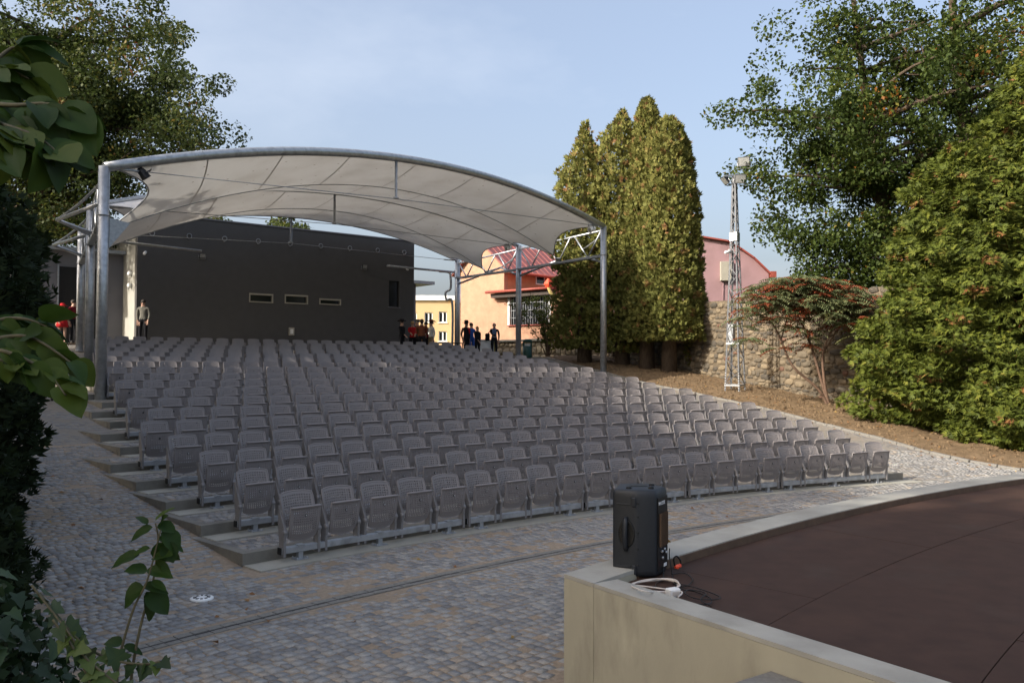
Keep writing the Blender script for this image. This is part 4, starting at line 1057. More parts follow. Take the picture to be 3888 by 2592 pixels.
# roof slopes with standing seams
for sgn in (0, 1):
    e0 = (ld * .55 + Vector((0, 0, ze - .46))) if sgn == 0 else (gd * (GW + .55) + Vector((0, 0, ze - .46))); r0_ = gd * (GW / 2) + Vector((0, 0, zr + .02))
    st, en = od * -.3, od * 10.4; up = Vector((0, 0, .08))
    mb = MB(); V8 = [e0 + st, e0 + en, r0_ + en, r0_ + st]; V8 = V8 + [p + up for p in V8]
    mb.add(V8, [(3, 2, 1, 0), (4, 5, 6, 7), (0, 1, 5, 4), (1, 2, 6, 5), (2, 3, 7, 6), (3, 0, 4, 7)]); ro = mb.build('roof', MT['redroof'], ho)
    for k in range(18):
        t0 = st + (en - st) * (k / 17.0); mb = MB(); mb.tube([e0 + t0 + up * 1.2, r0_ + t0 + up * 1.2], .035, 4, smooth=False); mb.build('standing_seam', MT['redroof2'] if 'redroof2' in MT else MT['redroof'], ro)
mb = MB(); mb.tube([ld * .62 + od * -.3 + Vector((0, 0, ze - .44)), ld * .62 + od * 10.4 + Vector((0, 0, ze - .44))], .09, 8); mb.build('gutter', MT['redmetal'], ho)
# lean-to with the barred window
LT = 3.9; wx0, wx1, wz0, wz1 = .46, 3.47, 4.72, 6.42
lt = empty('lean_to', HC_, math.atan2(ld.y, ld.x)); lt.parent = ho; lt.location = (0, 0, 0)
wall_holes('front_wall', lt, LT, 2.4, 6.75, [(wx0, wx1, wz0, wz1)], 0, .35, MT['peach'])
mb = MB(); mb.box(LT - .3, LT, .352, 6, 2.4, 6.75); mb.build('side_wall', MT['peach'], lt)
mb = MB(); mb.add([(-.9, -.55, 6.72), (LT + .25, -.55, 6.72), (LT + .25, 6.2, 7.35), (-.9 + .9, 6.2, 7.35), (-.9, -.55, 6.84), (LT + .25, -.55, 6.84), (LT + .25, 6.2, 7.47), (0, 6.2, 7.47)], [(3, 2, 1, 0), (4, 5, 6, 7), (0, 1, 5, 4), (1, 2, 6, 5), (2, 3, 7, 6), (3, 0, 4, 7)]); mb.build('lower_roof', MT['redmetal'], lt)
mb = MB(); mb.box(-.7, LT + .1, -.45, -.004, 6.40, 6.66); mb.build('eaves_board', MT['wood'], lt)
mb = MB(); mb.tube([(-.95, -.62, 6.74), (LT + .3, -.62, 6.76)], .085, 8); mb.build('gutter', MT['redmetal'], lt)
wn = MB()
for (a, b, c, d) in ((wx0 - .14, wx1 + .14, wz1, wz1 + .14), (wx0 - .14, wx0, wz0, wz1), (wx1, wx1 + .14, wz0, wz1)): wn.box(a, b, -.025, .05, c, d)
wo_ = wn.build('window', MT['white'], lt); mb = MB(); mb.box(wx0, wx1, .2, .22, wz0, wz1); mb.build('pane', MT['glass'], lt)
mb = MB(); mb.box(wx0 - .1, wx1 + .1, -.12, .15, wz0 - .06, wz0 - .002); mb.build('sill', MT['redmetal'], lt)
for k in range(16):
    xx = lerp(wx0 + .1, wx1 - .1, k / 15); mb = MB(); mb.box(xx - .012, xx + .012, .02, .045, wz0, wz1); mb.build('window_bar', MT['steel_d'], lt)
for zz in (5.15, 5.6, 6.05): mb = MB(); mb.box(wx0, wx1, .046, .07, zz - .015, zz + .015); mb.build('window_bar', MT['steel_d'], lt)
# upper little window
mb = MB(); p = od * 3.14; q = od * 3.99
for (a, b, c, d) in ((3.10, 4.02, 7.96, 8.04), (3.10, 4.02, 7.46, 7.54), (3.10, 3.18, 7.54, 7.96), (3.94, 4.02, 7.54, 7.96)):
    A, B = od * a, od * b; nn = ld * .04; mb.prism([(A.x, A.y), (A.x + nn.x, A.y + nn.y), (B.x + nn.x, B.y + nn.y), (B.x, B.y)], c, d)
uw = mb.build('small_window', MT['white'], ho)
mb = MB(); A, B = od * 3.18, od * 3.94; nn = ld * .015; mb.prism([(A.x, A.y), (A.x + nn.x, A.y + nn.y), (B.x + nn.x, B.y + nn.y), (B.x, B.y)], 7.54, 7.96); mb.build('pane', MT['glass'], uw)
# loose yellow downpipe with red hopper
dp = [at(2082, 1085, 48.8), at(2090, 1110, 48.8), at(2110, 1130, 48.9), at(2128, 1155, 49), at(2142, 1185, 49), at(2152, 1230, 49)]
dpo = empty('rain_pipe', dp[0]); tag(dpo, 'yellow rain pipe with red hopper hanging off the peach house', 'rain pipe')
MT['ypipe'] = mat('yellow_pipe', (.45, .37, .14), .6, 0, .1)
mb = MB(); mb.tube([p - dp[0] for p in smooth_path(dp, 5)], .10, 8); mb.build('pipe', MT['ypipe'], dpo)
mb = MB(); mb.lathe([(.10, -.12), (.26, .08), (.26, .14), (.05, .42)], 4, smooth=False); mb.build('hopper', MT['redplug'], dpo)

# yellow apartment block far behind
YB = Vector((-6.55, 95, 0)); yb = empty('yellow_apartment_block', YB); tag(yb, 'pale yellow apartment block far behind, white windows and parapet', 'building')
rects = [(-3.25, -2.35, 6.95, 8.05), (-1.65, -.75, 6.95, 8.15), (-1.65, -.75, 4.85, 5.95), (-3.25, -2.35, 4.85, 5.95), (-5.0, -4.1, 6.95, 8.05), (-5.0, -4.1, 4.85, 5.95)]
rr = [(a + 16, b + 16, c, d) for a, b, c, d in rects]
w = wall_holes('wall', yb, 16.0, 1.0, 9.4, rr, 0, .3, MT['yellow']); w.location.x = -16
for (a, b, c, d) in rects:
    wn = MB(); m_ = (a + b) / 2
    for (p, q, r, s) in ((a, b, d - .08, d), (a, b, c, c + .08), (a, a + .08, c + .08, d - .08), (b - .08, b, c + .08, d - .08), (m_ - .07, m_ + .07, c + .08, d - .08)): wn.box(p, q, .12, .2, r, s)
    wo_ = wn.build('window', MT['white'], yb); mb = MB(); mb.box(a + .08, b - .08, .21, .23, c + .08, d - .08); mb.build('pane', MT['glass'], wo_)
    mb = MB(); mb.box(a - .1, b + .1, -.1, .1, c - .08, c - .003); mb.build('sill', MT['white'], wo_)
mb = MB(); mb.box(-16, -.7, -.28, 10, 9.404, 9.95); mb.build('parapet', MT['white'], yb)
mb = MB(); mb.box(.004, .5, -.4, 10, 1.0, 9.4); mb.build('side_wall', MT['yellow2'], yb)
mb = MB(); mb.box(-.694, .6, -.45, 10, 9.41, 9.92); mb.build('parapet', MT['white'], yb)

# mauve house above the stone wall
MH = Vector((9.0, 46.0, 0)); mh = empty('mauve_house', MH); tag(mh, 'mauve rendered house with sloping red eaves above the wall', 'house')
pts = [(-4.2, 2.0), (-4.2, 9.55), (.4, 9.38), (2.66, 9.02), (3.36, 8.6), (4.05, 8.12), (4.9, 7.30), (4.9, 2.0)]
mb = MB(); n = len(pts); mb.add([(x, 0, z) for x, z in pts] + [(x, 9, z) for x, z in pts], [tuple(range(n)), tuple(reversed(range(n, 2 * n)))] + [(i, n + i, n + (i + 1) % n, (i + 1) % n) for i in range(n)]); mb.build('gable_wall', MT['mauve'], mh)
for (a, b) in zip(pts[1:-2], pts[2:-1]):
    L_ = math.hypot(b[0] - a[0], b[1] - a[1]); ang = math.atan2(b[1] - a[1], b[0] - a[0])
    mb = MB(); mb.box(-.02, L_ + .02, -.22, 9.2, .004, .085, Matrix.Translation((a[0], 0, a[1])) @ Matrix.Rotation(-ang, 4, 'Y')); mb.build('verge', MT['redmetal'], mh)
mb = MB(); mb.box(4.95, 5.25, -.25, 9.2, 7.1, 7.42); mb.build('gutter_end', MT['redmetal'], mh)
mb = MB(); mb.box(2.25, 2.95, -.22, -.003, 6.9, 7.95, None, .02); mb.build('wall_box', MT['beige'], mh)
mb = MB(); mb.tube([(2.4, -.05, 5.4), (2.42, -.05, 6.9)], .02, 6); mb.build('conduit', MT['mauve'], mh)

# ------------------------------------------------------------------ rubble walls
def poly_len(P): 
    L = [0.0]
    for a, b in zip(P, P[1:]): L.append(L[-1] + math.hypot(b[0] - a[0], b[1] - a[1]))
    return L
def along(P, L, d):
    for k in range(len(P) - 1):
        if d <= L[k + 1] or k == len(P) - 2:
            u = (d - L[k]) / (L[k + 1] - L[k]); x, y = lerp(P[k][0], P[k + 1][0], u), lerp(P[k][1], P[k + 1][1], u); a = math.atan2(P[k + 1][1] - P[k][1], P[k + 1][0] - P[k][0]); return x, y, a
def rubble_wall(name, label, P, zt, mats, rowh=.20, wmin=.16, wmax=.50, base=.35, jit=.05, core=MT['mortar'], limit=300):
    """wall along P (front face on the right-hand side of travel), stones one by one"""
    L = poly_len(P); tot = L[-1]; wobj = empty(name, (0, 0, 0)); tag(wobj, label, 'wall')
    # core
    N = int(tot / .5); vs = []; fs = []
    for i in range(N + 1):
        x, y, a = along(P, L, tot * i / N); nx, ny = math.sin(a), -math.cos(a); g = hgt(x, y) - .5; t = zt(tot * i / N) - .04 + .05 * math.sin(i * 1.3)
        vs += [(x, y, g), (x, y, t), (x - nx * .55, y - ny * .55, t + .02), (x - nx * .55, y - ny * .55, g)]
    for i in range(N):
        for j in range(4):
            j2 = (j + 1) % 4; fs.append((i * 4 + j, i * 4 + j2, i * 4 + 4 + j2, i * 4 + 4 + j))
    fs += [(3, 2, 1, 0), tuple(N * 4 + j for j in range(4))]
    mb = MB(); mb.add(vs, fs); mb.build('core', core, wobj)
    stones = []
    z = -.35; row = 0
    while z < 6:
        h = rowh * rnd.uniform(.55, 1.45); d = rnd.uniform(0, .3)
        while d < tot - .1:
            wd = rnd.uniform(wmin, wmax) * (1.15 if h > rowh else .9)
            x, y, a = along(P, L, min(d + wd / 2, tot)); zz = hgt(x, y) + z + .05 * math.sin(d * 1.1 + row) + rnd.gauss(0, .025)
            if zz + h * .6 < zt(d + wd / 2) + rnd.uniform(-.06, .08) and zz + h > hgt(x, y) - .05:
                stones.append((x, y, zz + h / 2, a, wd * rnd.uniform(.9, 1.05), h * rnd.uniform(.75, 1.15)))
            d += wd
        z += h; row += 1
    def vis(q):
        v = visible(q[0], q[1], q[2]); 
        return (v is not None and 0 < v[0] < 3888 and 0 < v[1] < 2592, v[2] if v else 1e9)
    st = sorted(stones, key=lambda q: (not vis(q)[0], vis(q)[1] / math.sqrt(q[4] * q[5])))
    K = 10
    def stone_geo():
        ang = np.sort(npr.uniform(0, 2 * math.pi / K, K) * .6 + np.arange(K) * 2 * math.pi / K); ex = 5.0
        cx_, sz_ = np.cos(ang), np.sin(ang); rr_ = (np.abs(cx_) ** ex + np.abs(sz_) ** ex) ** (-1 / ex) * npr.uniform(.74, 1.0, K)
        px, pz = .5 * rr_ * cx_, .5 * rr_ * sz_; ring0 = np.stack([px, np.full(K, .04), pz], 1); ring1 = np.stack([px * .96, -npr.uniform(.012, .03, K), pz * .96], 1); ring2 = np.stack([px * .84, -npr.uniform(.022, .045, K), pz * .82], 1); c = np.array([[npr.normal(0, .12), -npr.uniform(.02, .05), npr.normal(0, .12)]])
        V = np.concatenate([ring0, ring1, ring2, c]); F = []
        for k in range(K):
            k2 = (k + 1) % K
            for r in (0, K): F += [(r + k, r + k2, r + K + k2), (r + k, r + K + k2, r + K + k)]
            F.append((2 * K + k, 2 * K + k2, 3 * K))
        return V, np.array(F)[:, ::-1]
    protos = [stone_geo() for _ in range(14)]
    pm_ = []
    for (V, F) in protos: 
        for tt in range(3): pm_.append(np_mesh('stone', V, F, mats, np.full(len(F), npr.uniform(0, .93) if rnd.random() > .03 else 1.0)))
    for q in st[:limit]:
        o = link('stone', pm_[rnd.randrange(len(pm_))], wobj); o.location = (q[0], q[1], q[2]); o.rotation_euler = (rnd.gauss(0, .03), rnd.gauss(0, .12), q[3] + rnd.gauss(0, .03)); o.scale = (q[4] * 1.02, rnd.uniform(.8, 1.3), q[5] * 1.05)
    AV = []; AF = []; AT = []; off = 0
    for q in st[limit:]:
        V, F = protos[rnd.randrange(14)]; c, s_ = math.cos(q[3]), math.sin(q[3]); X = V[:, 0] * q[4] * 1.02; Yv = V[:, 1]; Z = V[:, 2] * q[5] * 1.05
        AV.append(np.stack([X * c - Yv * s_ + q[0], X * s_ + Yv * c + q[1], Z + q[2]], 1)); AF.append(F + off); off += len(V); AT.append(np.full(len(F), rnd.uniform(0, .93) if rnd.random() > .03 else 1.0))
    if AV:
        o = link('rubble', np_mesh('rubble', np.concatenate(AV), np.concatenate(AF), mats, np.concatenate(AT)), wobj); o['kind'] = 'stuff'
    return wobj
WP = [(5.0, 41.4), (7.5, 35.9), (8.9, 33.0), (10.6, 29.4), (12.6, 26.8), (16.0, 23.2)]
rubble_wall('stone_wall', 'tall old rubble stone wall behind the lighting mast and sumac', WP, lambda d: 3.9 if d < 3 else min(5.08, 3.9 + (d - 3) * .6) - .012 * d + .05 * math.sin(d * 2.1), MT['stone'])
rubble_wall('garden_wall', 'low pale field-stone wall with coping below the peach house', [(-2.6, 51.0), (3.2, 44.8), (4.9, 41.5)], lambda d: 3.62, MT['stone_l'], .30, .28, .6)
cp = MB(); LQ = [(-2.6, 51.0), (3.2, 44.8), (4.9, 41.5)]
for a, b in zip(LQ, LQ[1:]):
    L_ = math.hypot(b[0] - a[0], b[1] - a[1]); n = int(L_ / .8)
    for k in range(n):
        p, q = Vector(a).lerp(Vector(b), k / n), Vector(a).lerp(Vector(b), (k + 1) / n); m_ = (p + q) / 2; ang = math.atan2(q.y - p.y, q.x - p.x)
        cp.box(-(q - p).length / 2 + .006, (q - p).length / 2 - .006, -.14, .65, 3.63, 3.74 + rnd.uniform(-.01, .02), Matrix.Translation((m_.x, m_.y, 0)) @ Matrix.Rotation(ang, 4, 'Z'), .015)
gw = [o for o in COL.objects if o.name == 'garden_wall'][0]; cp.build('coping', MT['concrete_l'], gw)

# ------------------------------------------------------------------ lighting mast
TB = at(2791, 1495, 30.2); tg = hgt(TB.x, TB.y) + .02; mast = empty('lighting_mast', (TB.x, TB.y, tg), R_(45 + 8)); tag(mast, 'galvanised lattice lighting mast with three floodlights beside the stone wall', 'mast')
MT['lampbody'] = mat('lamp_body', (.10, .105, .11), .5, .2, .1)
MT['steel_m'] = mat('weathered_mast_steel', (.13, .135, .145), .6, .35, .15, 9)
TH = 7.75; hw0, hw1 = .285, .065
def hwz(z): return lerp(hw0, hw1, z / TH)
for sx in (-1, 1):
    for sy in (-1, 1):
        mb = MB()
        for (dx, dy, wx, wy) in ((0, 0, .055, .010), (0, 0, .010, .055)):
            rings = []
            for z in (0, TH): 
                h = hwz(z); x, y = sx * h, sy * h; rings.append([(x, y, z), (x - sx * wx, y, z), (x - sx * wx, y - sy * wy, z), (x, y - sy * wy, z)])
            mb.loft(rings, smooth=False)
        lg = mb.build('leg', MT['steel_m'], mast)
        mb = MB(); 
        for k in range(8):
            z = .08 + .09 * k; h = hwz(z); mb.lathe([(.011, 0), (.011, .012)], 6, smooth=False, m=Matrix.Translation((sx * h, sy * (h - .028), z)) @ Matrix.Rotation(sx * math.pi / 2, 4, 'Y')); mb.lathe([(.011, 0), (.011, .012)], 6, smooth=False, m=Matrix.Translation((sx * (h - .028), sy * h, z)) @ Matrix.Rotation(-sy * math.pi / 2, 4, 'X'))
        mb.build('bolts', MT['white'], lg)
for f in range(4):
    Rf = Matrix.Rotation(f * math.pi / 2, 4, 'Z'); z = .28; up = f % 2 == 0
    while z < TH - .3:
        dz = .46 * (hwz(z) / hw0) ** .5 + .02; h0, h1 = hwz(z), hwz(min(TH, z + dz)); a, b = Vector((-h0 + .02, -h0 + .004, z)), Vector((h1 - .02, -h1 + .004, z + dz))
        if up: a.x, b.x = -a.x, -b.x
        a, b = Rf @ a, Rf @ b; d_ = (b - a); M_ = Matrix.Translation((a + b) / 2) @ d_.to_track_quat('X', 'Y').to_matrix().to_4x4()
        mb = MB(); mb.tube([a, b], .017, 4, smooth=False); mb.build('brace', MT['steel_m'], mast); z += dz; up = not up
    for z in (.28, 1.75): 
        h = hwz(z); mb = MB(); mb.box(-h, h, -h - .004, -h + .004, z - .035, z + .035, Rf); mb.build('girt', MT['steel'], mast)
    h = hwz(5.55); mb = MB(); mb.box(-h - .01, h + .01, -h - .016, -h - .005, 5.40, 5.70, Rf); mb.build('splice_plate', MT['steel'], mast)
mb = MB(); mb.box(-.42, .42, -.03, .03, -.03, .03, Matrix.Translation((0, 0, TH)) @ Matrix.Rotation(R_(-38), 4, 'Z') @ Matrix.Rotation(R_(-6), 4, 'Y')); mb.build('cross_arm', MT['steel'], mast)
mb = MB(); mb.box(-.30, .30, -.02, .02, -.02, .02, Matrix.Translation((0, 0, 5.28)) @ Matrix.Rotation(R_(45), 4, 'Z')); mb.build('bracket', MT['steel_d'], mast)
mb = MB(); mb.box(.1, .3, .1, .3, 1.75, 2.45, None, .01); mb.build('switch_box', MT['steel_d'], mast)
mb = MB(); mb.box(-.42, .42, -.42, .42, -.08, -.004); mb.build('footing', MT['concrete'], mast)
MTOP = Vector((TB.x, TB.y, tg + TH))
floodlight('mast_floodlight', 'upper square floodlight standing up at the mast top', at(2824, 614, 30.1), (-.35, -.9, -.25), .42, 'lampbody')
floodlight('mast_floodlight', 'lower square floodlight hung under the mast arm', at(2811, 680, 30.0), (-.15, -.9, -.45), .40, 'lampbody')
floodlight('mast_floodlight', 'black floodlight tilted down on the far side of the mast arm', at(2752, 686, 30.3), (-.8, -.1, -.65), .40, 'black')
t_ = empty('security_camera', at(2762, 957, 29.8)); tag(t_, 'white security camera fixed halfway up the lighting mast', 'camera')
mb = MB(); mb.lathe([(.05, -.16), (.055, .1), (.04, .12)], 10, m=Vector((-.9, -.4, -.25)).to_track_quat('Z', 'Y').to_matrix().to_4x4()); mb.build('housing', MT['white'], t_)
mb = MB(); mb.tube([(0, 0, 0), (.1, .15, .1), (.2, .4, .0)], .02, 6); mb.build('arm', MT['white'], t_)

# ------------------------------------------------------------------ litter bin, table, boxes at the top
bn = empty('litter_bin', (.78, 43.0, 2.66)); tag(bn, 'dark green round-topped litter bin by the low stone wall', 'litter bin')
mb = MB(); mb.loft([[( .23 * math.cos(t), .18 * math.sin(t), z) for t in [k * math.pi / 10 for k in range(20)]] for z in (0, .04, .62)]); mb.build('body', MT['bin'], bn)
mb = MB(); mb.loft([[( r * math.cos(t), r * .8 * math.sin(t), z) for t in [k * math.pi / 10 for k in range(20)]] for r, z in ((.24, .80), (.245, .86), (.22, .93), (.12, .97))]); mb.build('lid', MT['bin'], bn)
for a in (.25, math.pi - .25, math.pi + .6, -.6):
    mb = MB(); mb.box(-.03, .03, -.012, .012, .6, .82, Matrix.Translation((.22 * math.cos(a), .175 * math.sin(a), 0))); mb.build('lid_post', MT['bin'], bn)
mb = MB(); mb.loft([[( .15 * math.cos(t), .12 * math.sin(t), z) for t in [k * math.pi / 8 for k in range(16)]] for z in (.5, .75)]); mb.build('liner', MT['white'], bn)
def table(loc, rz, w, d, h, label):
    t = empty('table', loc, rz); tag(t, label, 'table'); mb = MB(); mb.box(-w / 2, w / 2, -d / 2, d / 2, h - .04, h, None, .008); mb.build('table_top', MT['wood'], t)
    for sx in (-1, 1):
        for sy in (-1, 1): mb = MB(); mb.box(sx * (w / 2 - .06) - .02, sx * (w / 2 - .06) + .02, sy * (d / 2 - .06) - .02, sy * (d / 2 - .06) + .02, 0, h - .04); mb.build('leg', MT['black_m'], t)
    return t
tb = at(1680, 1310, 41.5); table((tb.x, tb.y, 2.66), .5, 2.0, .7, .74, 'dark trestle table behind the last row between the standing groups')
t2 = at(1655, 1295, 41.2); bx = empty('equipment_case', (t2.x - .3, t2.y - .1, 3.40), .5); tag(bx, 'dark equipment case standing open on the trestle table', 'case')
mb = MB(); mb.box(-.2, .2, -.15, .15, 0, .12, None, .01); mb.build('case_base', MT['black_m'], bx); mb = MB(); mb.box(-.2, .2, .13, .15, .121, .40, None, .006); mb.build('case_lid', MT['wood'], bx)
cb = at(1838, 1320, 42.5); cbo = empty('freezer_box', (cb.x, cb.y, 2.66), .3); tag(cbo, 'white box with a yellow edge standing behind the seats', 'box')
mb = MB(); mb.box(-.5, .42, -.3, .3, 0, .86, None, .02); mb.build('body', MT['white'], cbo); mb = MB(); mb.box(.424, .52, -.29, .29, .02, .80, None, .01); mb.build('side_panel', MT['ypipe'], cbo); mb = MB(); mb.box(-.51, .43, -.31, .31, .865, .92, None, .01); mb.build('lid', MT['white'], cbo)
# wooden platform and steps where the costumed children stand
pf_ = empty('platform', (-18.2, 33.4, 0), WANG); tag(pf_, 'low brown wooden platform with steps at the side entrance', 'platform')
for k in range(3):
    mb = MB(); mb.box(-2.2 , 2.2, -.9 - .32 * k, -.9 - .32 * (k - 1) if k else 1.6, 2.4, 3.12 - .15 * k, None, .01); mb.build('step', MT['plank'] if 'plank' in MT else MT['stage_riser'], pf_)

# ------------------------------------------------------------------ vegetation
def leaf_mesh(C, D, N_, ln, wd, bend=.15):
    """rhombic leaves: C base points, D unit axis, N_ unit normals, lengths, widths -> verts, quads"""
    S = np.cross(D, N_); S /= np.linalg.norm(S, axis=1, keepdims=True) + 1e-9
    l, w = ln[:, None], wd[:, None]
    v0 = C; v1 = C + D * l * .45 + S * w * .5 + N_ * l * bend * .5; v2 = C + D * l - N_ * l * bend * .4; v3 = C + D * l * .45 - S * w * .5 + N_ * l * bend * .5
    n = len(C); V = np.stack([v0, v1, v2, v3], 1).reshape(-1, 3); F = np.arange(4 * n).reshape(n, 4); return V, F
def unit(v): return v / (np.linalg.norm(v, axis=1, keepdims=True) + 1e-9)
def rand_dir(n): return unit(npr.normal(0, 1, (n, 3)))
def crown_leaves(name, parent, centers, radii, per, lsize, mat_, tint_c=None, flat=.7, tbase=(2, 3.2), down=.25, hollow=.35):
    CC = []; TT = []
    for i, (c, r) in enumerate(zip(centers, radii)):
        n = int(per * npr.uniform(.7, 1.3)); d = rand_dir(n); rad = r * (hollow + (1 - hollow) * npr.uniform(0, 1, (n, 1)) ** .6); p = d * rad; p[:, 2] *= flat
        CC.append(p + np.array(c)); b = (tint_c[i] if tint_c is not None else 0); TT.append(np.clip(npr.beta(*tbase, n) + b, 0, 1))
    C = np.concatenate(CC); T = np.concatenate(TT); n = len(C)
    D = unit(rand_dir(n) + np.array([0, 0, -down])); N_ = unit(rand_dir(n) * .8 + np.array([0, 0, .9])); N_ = unit(N_ - D * np.sum(N_ * D, 1, keepdims=True))
    ln = lsize * npr.uniform(.7, 1.3, n); V, F = leaf_mesh(C, D, N_, ln, ln * npr.uniform(.6, .85, n)); me = np_mesh(name, V, F, mat_, T); return link(name, me, parent)
def branch_path(a, b, sag, n=6, wob=.15):
    a, b = Vector(a), Vector(b); L_ = (b - a).length; out = []
    w1 = Vector((rnd.gauss(0, 1), rnd.gauss(0, 1), rnd.gauss(0, 1))) * wob * L_ * .3
    for i in range(n + 1):
        t = i / n; p = a.lerp(b, t) + w1 * math.sin(math.pi * t) + Vector((0, 0, sag * L_ * math.sin(math.pi * t))); out.append(p)
    return out
def broad_tree(name, label, base, trunk_pts, r0, cc, cr, nclus, per, lsize, mat_, clus_r=(.7, 1.4), shell=.5, group=None, limbs=26, tint_amp=.12, cut=None, extra=(), tb=(2, 3.2), bark='bark'):
    base = Vector(base); t = empty(name, base); tag(t, label, 'tree', group)
    mb = MB(); tp = smooth_path([Vector(p) - base for p in trunk_pts], 5); n = len(tp); mb.tube(tp, [r0 * (1 - .75 * i / (n - 1)) * (1.25 if i == 0 else 1) for i in range(n)], 10)
    cen = []; rad = []; tint = []
    tries = 0
    while len(cen) < nclus and tries < nclus * 30:
        tries += 1; d = Vector((rnd.gauss(0, 1), rnd.gauss(0, 1), rnd.gauss(0, 1))).normalized(); k = (shell + (1 - shell) * rnd.random()) * (1 + .16 * math.sin(d.x * 5 + d.z * 4) * math.cos(d.y * 6))
        p = Vector(cc) + Vector((d.x * cr[0], d.y * cr[1], d.z * cr[2])) * k
        if cut and not cut(p): continue
        cen.append(tuple(p - base)); rad.append(rnd.uniform(*clus_r)); tint.append(rnd.gauss(0, tint_amp) + (.45 if rnd.random() < .03 else 0))
    for (p, r) in extra: cen.append(tuple(Vector(p) - base)); rad.append(r); tint.append(rnd.gauss(0, tint_amp))
    order = rnd.sample(range(len(cen)), min(limbs, len(cen)))
    for q in order:
        e = Vector(cen[q]); best = min(tp[n // 4:], key=lambda z: (z - e).length + .6 * max(0, z.z - e.z + .5) * 1.0); P = branch_path(best, e, .06 if e.z > best.z else .10); rr0 = r0 * rnd.uniform(.22, .42)
        mb.tube(P, [rr0 * (1 - .85 * i / (len(P) - 1)) for i in range(len(P))], 6)
        for _ in range(3):
            o = P[rnd.randrange(2, len(P))]; e2 = Vector(cen[min(range(len(cen)), key=lambda z: (Vector(cen[z]) - o).length + rnd.uniform(0, 2.5))]); P2 = branch_path(o, e2, .05, 4); mb.tube(P2, [rr0 * .35 * (1 - .8 * i / 4) for i in range(5)], 5)
    mb.build('trunk', MT[bark], t)
    crown_leaves('crown', t, cen, rad, per, lsize, mat_, tint, tbase=tb)
    return t

def spray_plant(name, parent, P, OUT, ln, mat_, T, fan=3, spread=.5, width=.32, droop=.2, upw=.5, outw=.5):
    """scale-leaf sprays: each a fan of narrow blades"""
    n = len(P); A = unit(OUT * outw + np.array([0, 0, upw]) + npr.normal(0, .38, (n, 3))); side = unit(np.cross(A, OUT + np.array([0, 0, .35]) + npr.normal(0, .45, (n, 3)))); VV = []; FF = []; TT = []; off = 0
    for k in range(fan):
        a = (k - (fan - 1) / 2) * spread; D = unit(A * math.cos(a) + side * math.sin(a) + np.array([0, 0, -droop]) * abs(a)); N_ = unit(np.cross(D, side) + npr.normal(0, .2, (n, 3))); N_ = unit(N_ - D * np.sum(N_ * D, 1, keepdims=True))
        l = ln * (1 - .25 * abs(k - (fan - 1) / 2) / max(1, fan / 2)); V, F = leaf_mesh(P, D, N_, l, l * width); VV.append(V); FF.append(F + off); off += len(V); TT.append(np.clip(T + npr.normal(0, .05, n), 0, 1))
    return link(name, np_mesh(name, np.concatenate(VV), np.concatenate(FF), mat_, np.concatenate(TT)), parent)
def conifer(name, label, base, h, prof, n, spray, mat_, seed=0, trunk_r=.2, group=None, lump=.18, z_lo=.0, inner=.35, fan=3, width=.32, upw=.5, tint_top=0.0, brown=.02, lumpf=6.0, cat='conifer', aspect=1.0, rz=0.0, outw=.5):
    """columnar or bushy conifer, profile radius at relative height"""
    base = Vector(base); t = empty(name, base, rz); tag(t, label, cat, group)
    mb = MB(); mb.tube([(0, 0, -.3), (.03, 0, h * .3), (0, .03, h * .92)], [trunk_r * 1.2, trunk_r * .75, .02], 9)
    pz = np.array([p[0] for p in prof]); pr_ = np.array([p[1] for p in prof]); zz = npr.uniform(z_lo, 1, n * 3); r = np.interp(zz, pz, pr_); keep = npr.uniform(0, pr_.max(), n * 3) < r + .04 * pr_.max(); zz = zz[keep][:n]; r = r[keep][:n]; m = len(zz)
    th = npr.uniform(0, 2 * math.pi, m); hh = zz * h
    lumpv = np.sin(th * 3 + hh * lumpf * .35 + seed) * np.sin(hh * lumpf * .6 + th * 2 + seed * 2) + .6 * np.sin(th * 7 + hh * lumpf + seed * 3) * np.sin(hh * lumpf * 1.7 - th * 4 + seed)
    rr_ = r * (1 + lump * lumpv) * np.where(npr.uniform(0, 1, m) < inner, npr.uniform(.45, .9, m), npr.uniform(.9, 1.06, m))
    OUT = np.stack([np.cos(th), np.sin(th), np.zeros(m)], 1); P = np.stack([rr_ * np.cos(th), rr_ * np.sin(th) * aspect, hh], 1)
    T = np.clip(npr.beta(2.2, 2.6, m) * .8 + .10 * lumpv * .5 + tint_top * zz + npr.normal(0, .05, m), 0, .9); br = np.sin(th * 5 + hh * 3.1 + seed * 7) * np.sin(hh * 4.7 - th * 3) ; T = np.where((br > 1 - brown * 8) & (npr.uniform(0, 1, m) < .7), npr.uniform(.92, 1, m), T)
    ln = spray * npr.uniform(.6, 1.3, m)
    for k in range(14):
        z0 = h * rnd.uniform(.1, .8); a = rnd.uniform(0, 6.28); rr0 = float(np.interp(z0 / h, pz, pr_)) * .8; mb.tube([(0, 0, z0), (rr0 * .5 * math.cos(a), rr0 * .5 * math.sin(a), z0 + .1 * h / 10), (rr0 * math.cos(a), rr0 * math.sin(a), z0 + .3 * h / 10)], [trunk_r * .25, trunk_r * .15, .01], 5)
    mb.build('trunk', MT['bark'], t); spray_plant('crown', t, P, OUT, ln, mat_, T, fan=fan, width=width, upw=upw, outw=outw); return t

